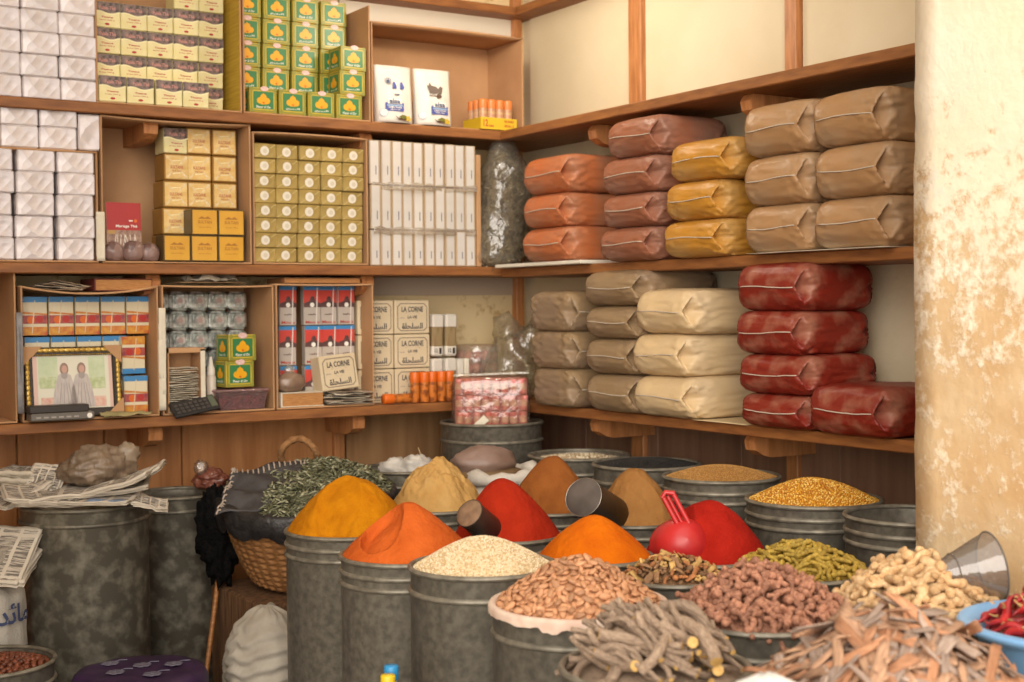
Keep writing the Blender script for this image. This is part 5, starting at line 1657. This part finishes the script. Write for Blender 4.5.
mb.tube(pts, [.0115 + .0016 * math.sin(k * 2.4) for k in range(25)], 10)
mb.build('rope_handle', mat('palm rope', '#9c7044', '#7a5430', rough=.85, scale=60, stretch=(1, 1, 1), bump=.6, bscale=120), bk_)
# green leaves: nobody could count them
Hl = Heap((bx, by), .262, bz - .006, .940, a=.6, e=.80, nz=.010, nsc=6, seed=91, off=(.10, -.03))
lm = Hl.mesh('x', None, 26, 64, drop=.012)
r9 = random.Random(9)
for x, y in Hl.scatter(2600, .0070, 1.0, 14, r9):
    if x * AR.x + y * AR.y < -.10 and x * AT.x + y * AT.y > .02:
        continue
    L_ = r9.uniform(.020, .034); w = L_ * .17; cu = r9.uniform(-.3, .6)
    M = Matrix.Translation((x, y, Hl.zf(x, y) + r9.uniform(-.004, .010))) @ Matrix.Rotation(r9.uniform(0, 6.28), 4, 'Z') @ Matrix.Rotation(r9.uniform(-.7, .7), 4, 'Y') @ Matrix.Rotation(r9.uniform(-1, 1), 4, 'X')
    vs = []
    for i in range(5):
        u = i / 4 - .5
        ww = w * (1 - (2 * u) ** 2 * .9)
        zz = cu * L_ * (.25 - u * u)
        vs += [(u * L_, -ww, zz), (u * L_, ww, zz), (u * L_, 0, zz - ww * .5)]
    fs = []
    for i in range(4):
        a = i * 3
        fs += [(a, a + 2, a + 5, a + 3), (a + 2, a + 1, a + 4, a + 5), (a, a + 3, a + 4, a + 1)]
    lm.add(vs, fs, r9.choice((0, 0, 1, 2)), True, M)
leaves = tag(lm.build('dried_leaves', [mat('leaf green', '#88886a', '#6c6c50', rough=.7, scale=40), mat('leaf pale', '#aeac8c', rough=.7), mat('leaf dark', '#5c5d3e', rough=.7)], None, (bx, by, bz - .006)),
    'heap of narrow grey-green dried leaves in the woven basket', 'leaves', None, 'stuff')

tilt = Matrix.Translation((bx, by, .632)) @ Matrix.Rotation(.17, 4, AR)
bk_.matrix_world = tilt
leaves.matrix_world = tilt @ Matrix.Translation((0, 0, bz - .606))

# ------------------------------------------------------------------ big drums at the back
drum('large worn zinc drum topped with old newspapers', (-1.846, -.480), .183, .897, (.045,), False, M_zincw)
drum('worn zinc drum with an open dark top between the newspapers and the basket', (-1.490, -.232), .142, .870, (.045,), False, M_zincw, 0, .03)
drum('tall zinc drum in the room corner carrying the packet of pink sweets', (-.424, -.427), .179, 1.056, (.062,), True, M_zinc, 0, .020)
drum('dark-rimmed zinc drum behind the beige powder holding white bundles', (-.780, -.455), .150, .921, (.05,), True, M_zincw, 0, .03)
blob_bag('plastic_bag', 'reddish brown goods in a knotted clear bag on the open worn drum', (-1.385, -.262, .906), (.054, .045, .036), mat('reddish goods in plastic', '#7d4a3a', '#63382c', rough=.3, scale=18, bump=.4, bscale=20), 5.7, (-.036, -.01, .072, .024), film_m=film('knot film', '#e6ddd2', fac=.2, rough=.1, body=.10), amp=2.2)
for k, (x, y, q) in enumerate(((-.835, -.470, .040), (-.772, -.505, .044), (-.715, -.480, .034))):
    crumple('white_bundle', 'crumpled white plastic bundle on the dark-rimmed drum, %s' % ('nearest the basket', 'the middle of three', 'nearest the corner drum')[k], 'bundle', (x, y, .8925), (q * 1.15, q, q * .85), k * 4.4, mat('white plastic', '#c9c4bb', '#b0aaa0', rough=.4, scale=20, bump=.4, bscale=30), .35, (22, 16))
MB_t = MB().tube([(-.752, -.50, .935), (-.748, -.505, .965), (-.758, -.505, .99)], .002, 6)
tag(MB_t.build('string_end', mat('pale string', '#b59c72', rough=.8)), 'loose pale string end sticking up from the white bundles', 'string')

# packet of pink sweets
pk = thing('sweets_packet', 'clear packet of pink wrapped sweet rolls standing on the corner drum', 'packet', (-.452, -.470, 1.0375), (.03, 0, -.566))
rm = [mat('pink roll', '#cf6c6a', '#dc968c', rough=.4, scale=40, rndv=.12), mat('pale roll band', '#d5b49c', '#c78f80', rough=.4, scale=60)]
def roll_mb():
    return MB().lathe([(0, .002), (.0125, .002), (.0135, .005), (.0135, .017)], 16, 0).lathe([(.0136, .017), (.0136, .039)], 16, 1).lathe([(.0135, .039), (.0135, .050), (.0125, .053), (0, .053)], 16, 0)
rme = roll_mb().mesh('sweet_roll', rm)
for r in range(3):
    for c in range(8):
        link('sweet_roll', rme, pk, (-.109 + c * .0312 + rnd.uniform(-.002, .002), -.034, .006 + r * .0565), (rnd.uniform(-.08, .08), rnd.uniform(-.12, .12), rnd.uniform(0, 6)))
MB().box(-.124, .124, -.018, .045, .004, .172, 0, .006).build('inner_rolls', rm[0], pk)['label'] = 'sweet rolls deeper in the packet'
def fp(x, y, z):
    k = 1 + .05 * fbm(x * 2, y * 2, z * 2, 2.5)
    n = 7
    q = (abs(x) ** n + abs(y) ** n + abs(z) ** n) ** (-1 / n)
    return x * q * k, y * q * k, z * q * k
MB().ball((0, 0, .088), (.133, .053, .092), 48, 30, 0, None, fp).build('clear_wrap', film('packet film', '#efe3d6', fac=.10, rough=.14, body=.05, bump=.3), pk)
MB().tube([(-.13, 0, .182), (-.05, 0, .184), (.05, .0, .188), (.13, 0, .190)], .006, 8, 0, True, .5).build('folded_top', M_film2, pk)
MB().box(-.028, .028, -.0008, .0008, -.013, .013, 0).build('paper_tag', M_paper, pk, (-.036, -.0585, .022), (0, -.75, 0))

# white sack with a dusky bag on top, behind the beige heap
def soft_sack(name, label, p, R, z, m, seed, top=.10, roll=True, squash=.9, cat='sack', folds=0):
    r = thing(name, label, cat, (p[0], p[1], 0))
    prof = []
    n, nk = (150 if folds else 40), 64
    mb = MB(); vs, fs = [], []
    for i in range(n + 1):
        v = i / n
        zz = v * z
        s_ = 1 - .10 * (1 - v) ** 6
        if zz > z - top:
            q = (zz - (z - top)) / top
            s_ *= math.sqrt(max(.0004, 1 - q * q * .97)) if not roll else 1 - .10 * q
        for k in range(nk):
            t = 2 * PI * k / nk
            w = 1 + .06 * fbm(math.cos(t) * 1.3 + seed, math.sin(t) * 1.3, zz * 4, 1.5) + folds * math.sin(zz * 150 + 2.5 * math.sin(t * 2 + seed) + 3 * fbm(math.cos(t), math.sin(t), zz, 2))
            vs.append((R * s_ * w * math.cos(t), R * s_ * w * math.sin(t), zz + (.012 * fbm(math.cos(t) + seed, math.sin(t), 0, 2) if v > .9 else 0)))
    for i in range(n):
        for k in range(nk):
            a, b = i * nk + k, i * nk + (k + 1) % nk
            fs.append((a, b, b + nk, a + nk))
    fs.append(tuple(range(nk))[::-1]); fs.append(tuple(range(n * nk, n * nk + nk)))
    mb.add(vs, fs, 0, True).build('sack_body', m, r)
    if roll:
        mb = MB()
        pts = []
        for k in range(41):
            t = 2 * PI * k / 40
            q = .92 + .05 * fbm(math.cos(t) + seed, math.sin(t), 3, 1.6)
            pts.append((R * q * math.cos(t), R * q * math.sin(t), z + .012 * fbm(math.cos(t) + seed, math.sin(t), 0, 2)))
        mb.tube(pts, [.023 + .006 * math.sin(k * 1.7) for k in range(41)], 10, 0, False)
        mb.build('rolled_edge', m, r)
    return r
M_sackw = mat('white woven sack', '#c9c2b6', '#b5ada0', rough=.7, scale=12, bump=.3, bscale=120)
soft_sack('white_sack', 'open white cloth sack with a rolled edge behind the brick red heap', (-.675, -.878), .146, .930, M_sackw, 2.2)
blob_bag('plastic_bag', 'dusky purplish bag slumped on the open white cloth sack', (-.728, -.872, .975), (.105, .085, .050), mat('dusky goods in plastic', '#8b7469', '#7a6152', rough=.45, scale=10, bump=.3, bscale=14), 8.8, None)
blob_bag('plastic_bag', 'flat brown bag under the dusky purplish bag on the white cloth sack', (-.715, -.885, .940), (.112, .09, .024), mat('brown goods in bag', '#82694a', '#6f573c', rough=.4, scale=10, bump=.3, bscale=14), 2.8, None)

# ------------------------------------------------------------------ newspapers and bag on the large drum
M_page = mat('newspaper page', '#d2c8b8', '#c3b8a6', rough=.85, scale=7)
M_text = mat('newspaper text', '#c0b6a8', '#6f685f', rough=.85, scale=90, stretch=(.25, 3.2, 1), contrast=(.46, .54), detail=2)
M_pic = mat('newspaper picture', '#5c574f', '#a39a8c', rough=.85, scale=60)
M_bluep = mat('newspaper blue print', '#5f7ba6', '#8fa3bd', rough=.8, scale=30)
def newspaper(label, c, w, d, rot, th=.006, curl=0, sd=0, group='newspapers on the large drum', m=None, blue=False):
    mb = MB()
    NU, NV = 24, 14
    shp = lambda u, v: ((u - .5) * w, (v - .5) * d, curl * (2 * u - 1) ** 3 + .005 * fbm(u * 3 + sd, v * 3, 0, 1.5) + .003 * math.sin(v * 4 + sd))
    mb.sheet(shp, NU, NV, 0, th)
    q = random.Random(int(sd * 10))
    px, pv = q.randrange(3, NU - 8), q.randrange(3, NV - 5)
    for i in range(NU):
        for j in range(NV):
            k = 0
            if 0 < i < NU - 1 and 0 < j < NV - 1 and i % 6:
                k = 1
                if j == NV - 3:
                    k = 0
                if px <= i < px + 5 and pv <= j < pv + 4:
                    k = 2
                if blue and j < 4 and i > NU * .55:
                    k = 3
            mb.m[(i * NV + j) * 2] = k; mb.m[(i * NV + j) * 2 + 1] = k
    for k in range(3):   # loose leaf edges
        mb.sheet(lambda u, v, k=k: Vector(shp(u, v)) * (1 - .02 * k) + Vector((.006 * (k - 1), -.004 * k, -.0018 * (k + 1) - th / 2)), 18, 6, 0, .0008)
    return tag(mb.build('newspaper', [M_page, M_text, M_pic, M_bluep], None, c, rot), label, 'newspaper', group)
M_news2 = mat('grey newsprint', '#b5a998', '#8d8272', rough=.85, scale=90, stretch=(1, 8, 1), contrast=(.42, .6))
cx_, cy_ = -1.846, -.480
NP = [  # along AR, along AT, z, w, d, rz, tilt x, tilt y, thickness, curl, label
 (.0, .06, .909, .31, .24, -.50, 0, 0, .008, 0, 'folded newspaper at the bottom of the pile on the large drum'),
 (.04, .11, .922, .28, .17, -.60, .06, .0, .005, 0, 'pale magazine with a blue edge jutting out of the pile towards the street'),
 (-.20, .05, .930, .16, .20, .35, .05, -.38, .006, .0, 'crumpled newspaper hanging down past the edge of the large drum'),
 (-.11, .10, .932, .17, .16, -.1, .12, .06, .007, -.006, 'torn newspaper lying at the front of the pile on the large drum'),
 (.03, .04, .938, .33, .22, -.35, .02, -.04, .009, .010, 'newspaper in the middle of the pile on the large drum'),
 (.10, .08, .952, .26, .15, -.62, .05, -.22, .010, .016, 'thick newspaper curling upward on the pile beside the tied bag'),
 (.13, .03, .962, .22, .16, -.45, .0, -.26, .008, .014, 'newspaper curling up highest on the pile beside the tied bag'),
 (-.20, -.05, .955, .12, .16, -.55, .0, .04, .020, 0, 'small folded bundle of newspaper near the shelf side of the pile'),
 (-.20, -.05, .978, .115, .15, -.60, .0, .04, .018, 0, 'second folded bundle stacked on the small newspaper bundle'),
 (-.105, .02, .966, .10, .09, -.70, .95, .1, .004, 0, 'small black and white print leaning on the tied bag'),
 (.215, .10, .905, .10, .10, -.3, .2, .30, .003, .004, 'loose torn newspaper scrap slipping towards the second drum')]
for a, b, z, w, d, rz, tx, ty, th, cu, lab in NP:
    p = Vector((cx_, cy_, 0)) + AR * a + AT * b
    newspaper(lab, (p.x, p.y, z + .007), w, d, (tx, ty, rz), th * .7, cu, rnd.random() * 40, blue='blue edge' in lab)
blob_bag('plastic_bag', 'tied greyish plastic bag lying on the newspapers of the large drum', (-1.815, -.505, 1.000), (.104, .078, .060), mat('greyish goods in plastic', '#8d7a66', '#6d5c4b', rough=.35, scale=9, stretch=(4, 1, 1), bump=.6, bscale=16), 6.1, (.080, -.03, .084, .032), film_m=mat('greyish bag neck', '#a08f7a', '#85745f', rough=.4, scale=30, bump=.6, bscale=30), amp=1.6)

# ------------------------------------------------------------------ left foot of the picture: printed sack, nuts, stool, folded sack
sk = soft_sack('printed_sack', 'white woven sack with blue Arabic print under a pile of newspapers', (-2.170, -.560), .132, .735, M_sackw, 4.1, .06, False)
def wrap(vs, R, zc, ang):
    return [((R + .010) * math.sin(ang + x / R), -(R + .010) * math.cos(ang + x / R), zc + z) for x, z in vs]
I_sb, I_sr = mat('sack blue print', '#3c4668', rough=.7), mat('sack red print', '#a8483c', rough=.7)
gv, gf = glyphs('\ufe93\ufeaa\ufe8b\ufe8e\ufee3')
MB().add(wrap([((x - .5) * .14, (z - .5) * .055) for x, z in gv], .132, .640, .52), gf, 0).build('printed_word', I_sb, sk)
gv, gf = glyphs('FARINE 50 KG')
MB().add(wrap([((x - .5) * .16, (z - .5) * .018) for x, z in gv], .132, .535, .5), gf, 0).build('printed_line', I_sb, sk)
arc = [(.055 + .05 * math.cos(t), .02 + .04 * math.sin(t)) for t in [1.5 + .15 * k for k in range(10)]]
pr = MB()
for k in range(9):
    (a, b), (c_, d) = arc[k], arc[k + 1]
    pr.add(wrap([(a, b), (c_, d), (c_ + .008, d + .006), (a + .008, b + .006)], .132, .69, .72), [(0, 1, 2, 3)], 0)
pr.build('printed_arc', I_sr, sk)
for k, (z, tx, ty, rz, lab) in enumerate(((.750, .10, .04, -.4, 'lowest'), (.768, .25, .06, -.55, 'middle'), (.800, .55, .10, -.5, 'topmost'))):
    newspaper('newspaper on the printed sack beside the large drum, %s of three' % lab, (-2.175 + .02 * k, -.585 - .01 * k, z), .30 - .04 * k, .22, (tx, ty, rz), .008, .0, k * 3.1, 'newspapers on the printed sack')
drum('low zinc drum full of small reddish brown nuts in front of the printed sack', (-2.205, -.885), .165, .570, (.05,), False, M_zinc, 0, .06)
Hn = Heap((-2.205, -.885), .154, .545, .572, a=.8, nz=.003, seed=14)
def nut_mb(i):
    return MB().ball((0, 0, 0), (.0088, .0078, .0074), 8, 6, 0, None, lambda x, y, z: (x * (1 + .12 * fbm(x + i, y, z, 2)), y, z))
M_nut = [mat('reddish nut', '#7d432a', '#5c2f1d', rough=.45, scale=90, bump=.3, bscale=140, rndv=.3)]
core('nut_heap', 'rest of the small reddish brown nuts in the low drum', 'nuts', Hn, nut_mb, M_nut, 260, .013, 18, .008, .5)
strew('nut', 'small reddish brown nut in the low drum by the printed sack', 'nut', 'small nuts in the low drum', Hn, variants('nut', nut_mb, M_nut, 4), 260, .0145, 19, .004, .6)
# stool with a purple flowered cover
st = thing('covered_stool', 'low round stool under a dark purple cover with grey flowers', 'stool', (-1.847, -.984, -.022))
M_pur = mat('purple cover', '#33183f', '#26102f', rough=.6, scale=14, bump=.3, bscale=12)
mb = MB(); vs, fs = [], []
prof = [(.170, .0), (.172, .10), (.174, .30), (.174, .45), (.174, .515), (.165, .535), (.13, .542), (.06, .543), (.0, .544)]
for r_, z in prof:
    for k in range(72):
        t = 2 * PI * k / 72
        q = 1 + (.035 * math.sin(t * 11) * (1 - z / .5) if z < .5 else 0)
        vs.append((r_ * q * math.cos(t), r_ * q * math.sin(t), z + .004 * fbm(math.cos(t) * r_ * 9, math.sin(t) * r_ * 9, z, 1.5)))
for i in range(len(prof) - 1):
    for k in range(72):
        a, b = i * 72 + k, i * 72 + (k + 1) % 72
        fs.append((a, b, b + 72, a + 72))
mb.add(vs, fs, 0, True).build('cover', M_pur, st)
for (fx, fy) in ((-.05, .05), (.05, .07), (.0, -.02), (.08, -.03), (-.09, -.04)):
    fl = MB()
    for a in range(6):
        t = a * PI / 3
        fl.ball((.014 * math.cos(t), .014 * math.sin(t), 0), (.012, .012, .0016), 10, 4)
    fl.ball((0, 0, .001), (.006, .006, .002), 8, 4)
    fl.tube([(0, 0, -.0005), (.03, .02, -.0005), (.05, .015, -.001)], .002, 5)
    p0 = AR * fx + AT * fy
    fl.build('flower_print', mat('grey flower print', '#625d6c', rough=.7), st, (p0.x, p0.y, .5465))
soft_sack('folded_sack', 'slumped white cloth sack with level folds in front of the wooden crate', (-1.470, -.925), .118, .625, mat('grey white cloth', '#aaa294', '#978e80', rough=.85, scale=10, bump=.2, bscale=90), 7.7, .16, False, folds=.05)
tag(MB().tube([(-1.600, -.640, .0), (-1.517, -.550, .336), (-1.437, -.460, .630)], .0075, 9).build('wooden_cane', mat('cane wood', '#a8703a', '#8a5628', rough=.5, scale=20, stretch=(1, 1, 6))), 'thin orange wooden cane leaning on the crate beside the large drum', 'cane')
# two capped bottles on a crate
crate('wooden_crate', 'low wooden crate below the two plastic bottles', -1.81, -1.60, -2.24, -2.03, .52)
for lab, p, c, z in (('plastic bottle with a blue screw cap in front of the cream seed drum', (-1.698, -2.118), '#2f86b8', .750), ('plastic bottle with a yellow screw cap beside the blue-capped one', (-1.722, -2.150), '#d3b322', .742)):
    r = thing('plastic_bottle', lab, 'bottle', (p[0], p[1], .52))
    h = z - .52
    MB().lathe([(0, 0), (.022, 0), (.024, .004), (.024, h - .07), (.011, h - .035), (.011, h - .02)], 24).build('body', mat('bottle plastic', '#c9c3b4', rough=.3), r)
    MB().lathe([(.0138, h - .028), (.0145, h - .026), (.0145, h - .003), (.013, h), (0, h)], 24).build('cap', mat('cap ' + c, c, rough=.4), r)
soft_sack('white_sack', 'bright white sack bulging up in front of the cut sticks', (-1.672, -3.165), .085, .957, mat('bright white sack', '#e6e2da', rough=.6, bump=.2, bscale=40), 1.4, .07, False)

# ------------------------------------------------------------------ blue basin with red chillies
drum('plain zinc drum hidden under the blue basin', (-.890, -3.072), .15, .750, (.05,), True, M_zinc, 0, .01)
bs = tag(MB().lathe([(0, .0), (.115, 0), (.122, .004), (.160, .130), (.172, .148), (.188, .158), (.192, .153), (.190, .147), (.180, .140)], 64, 0, True, None, .004).lathe([(.188, .158), (.180, .160), (.168, .152), (.154, .128), (.118, .010), (0, .008)], 64, 0, True).build('plastic_basin', mat('light blue plastic', '#86b6e0', '#78a9d8', rough=.4, scale=6), None, (-.890, -3.072, .752)),
         'light blue plastic basin of dried red chillies beside the peeling wall', 'basin')
Hc = Heap((-.890, -3.072), .147, .890, .975, a=.7, nz=.004, seed=15)
def chilli_mb(i):
    rr = random.Random(i * 19 + 3)
    L_ = rr.uniform(.045, .070); b = rr.uniform(-.014, .014)
    n = 8
    mb = MB()
    mb.tube([(L_ * (j / (n - 1) - .5), b * (2 * j / (n - 1) - 1) ** 2, .003 * math.sin(j + i)) for j in range(n)], [.0048, .0075, .0082, .0078, .0068, .0054, .0036, .0014], 8, 0, True, .7)
    mb.tube([(-L_ * .5, b, 0), (-L_ * .5 - .008, b, .002), (-L_ * .5 - .016, b + .003, .004)], [.0038, .0018, .0016], 6, 1)
    return mb
M_chi = [mat('dried chilli', '#b32a2c', '#8c1a1e', rough=.3, scale=60, bump=.4, bscale=90, rndv=.3), mat('chilli stalk', '#b08a58', rough=.8)]
core('chilli_heap', 'rest of the dried red chillies deeper in the blue basin', 'chillies', Hc, chilli_mb, M_chi, 70, .03, 20, .014, .4)
strew('chilli', 'dried red chilli in the blue basin', 'chilli', 'dried chillies in the basin', Hc, variants('chilli', chilli_mb, M_chi, 7), 95, .0225, 21, .007, .35, zlo=.006)
# cut clear bottle used as a scoop
ps = thing('bottle_scoop', 'cut clear plastic bottle used as a scoop, lying in the ginger by the peeling wall', 'scoop')
ps.matrix_world = along((-.950, -2.775, .940), (-.800, -2.850, .962))
M_clr = film('grey bottle plastic', '#a89f95', fac=.10, rough=.06, body=.30, bump=.12)
MB().lathe([(.0155, -.02), (.0165, .010), (.018, .020), (.020, .032), (.026, .050), (.036, .075), (.037, .078), (.049, .108), (.058, .130), (.0655, .152)], 48).build('bottle', M_clr, ps)
MB().torus(.0655, .0020, .152, 40, 6).build('cut_edge', mat('dull cut edge', '#6d655c', rough=.4), ps)
MB().torus(.0365, .0016, .076, 40, 6).build('rib', M_clr, ps)
MB().lathe([(.0, -.024), (.018, -.024), (.0185, -.022), (.0185, -.006), (.016, -.005)], 24).build('neck_cap', mat('brownish cap', '#8f5a3a', rough=.5), ps)

# ------------------------------------------------------------------ lamp, daylight, camera
lp = thing('hanging_bulb', 'bare warm bulb hanging on a cord just above the picture near the corner', 'lamp', (-.600, -.800, 2.52))
MB().ball((0, 0, 0), (.032, .032, .040), 20, 14).build('bulb', mat('lit bulb', (1.0, .87, .70), emit=230), lp)
MB().lathe([(.0, .075), (.018, .075), (.018, .036), (.014, .034), (0, .034)], 20).build('socket', mat('brown socket', '#3a2c22', rough=.5), lp)
MB().tube([(0, 0, .075), (0, 0, .43)], .003, 6).build('cord', mat('black cord', '#1e1b19', rough=.6), lp)

w = bpy.data.worlds.new('street daylight')
S.world = w
w.use_nodes = True
bg = w.node_tree.nodes['Background']
bg.inputs['Color'].default_value = (1.0, .935, .865, 1)
bg.inputs['Strength'].default_value = 1.7
sun = bpy.data.lights.new('street sun', 'SUN')
sun.energy = 2.6
sun.angle = math.radians(50)
sun.color = (1.0, .915, .82)
so = bpy.data.objects.new('street sun', sun)
COL.objects.link(so)
so.rotation_euler = Vector((.55, .72, -.32)).to_track_quat('-Z', 'Y').to_euler()

cam = bpy.data.cameras.new('camera')
cam.sensor_width = 36
cam.lens = 1382 / 1024 * 36
cam.dof.use_dof = True
cam.dof.focus_distance = 3.5
cam.dof.aperture_fstop = 4.0
co = bpy.data.objects.new('camera', cam)
COL.objects.link(co)
co.matrix_world = Matrix(((.84418, .02054, -.53566, -2.940), (-.53597, .01527, -.84410, -4.529), (-.00916, .99967, .02390, 1.450), (0, 0, 0, 1)))
S.camera = co
S.view_settings.view_transform = 'Standard'
S.view_settings.look = 'None'
S.view_settings.gamma = 1
S.view_settings.exposure = 0.12
S.view_settings.use_curve_mapping = False
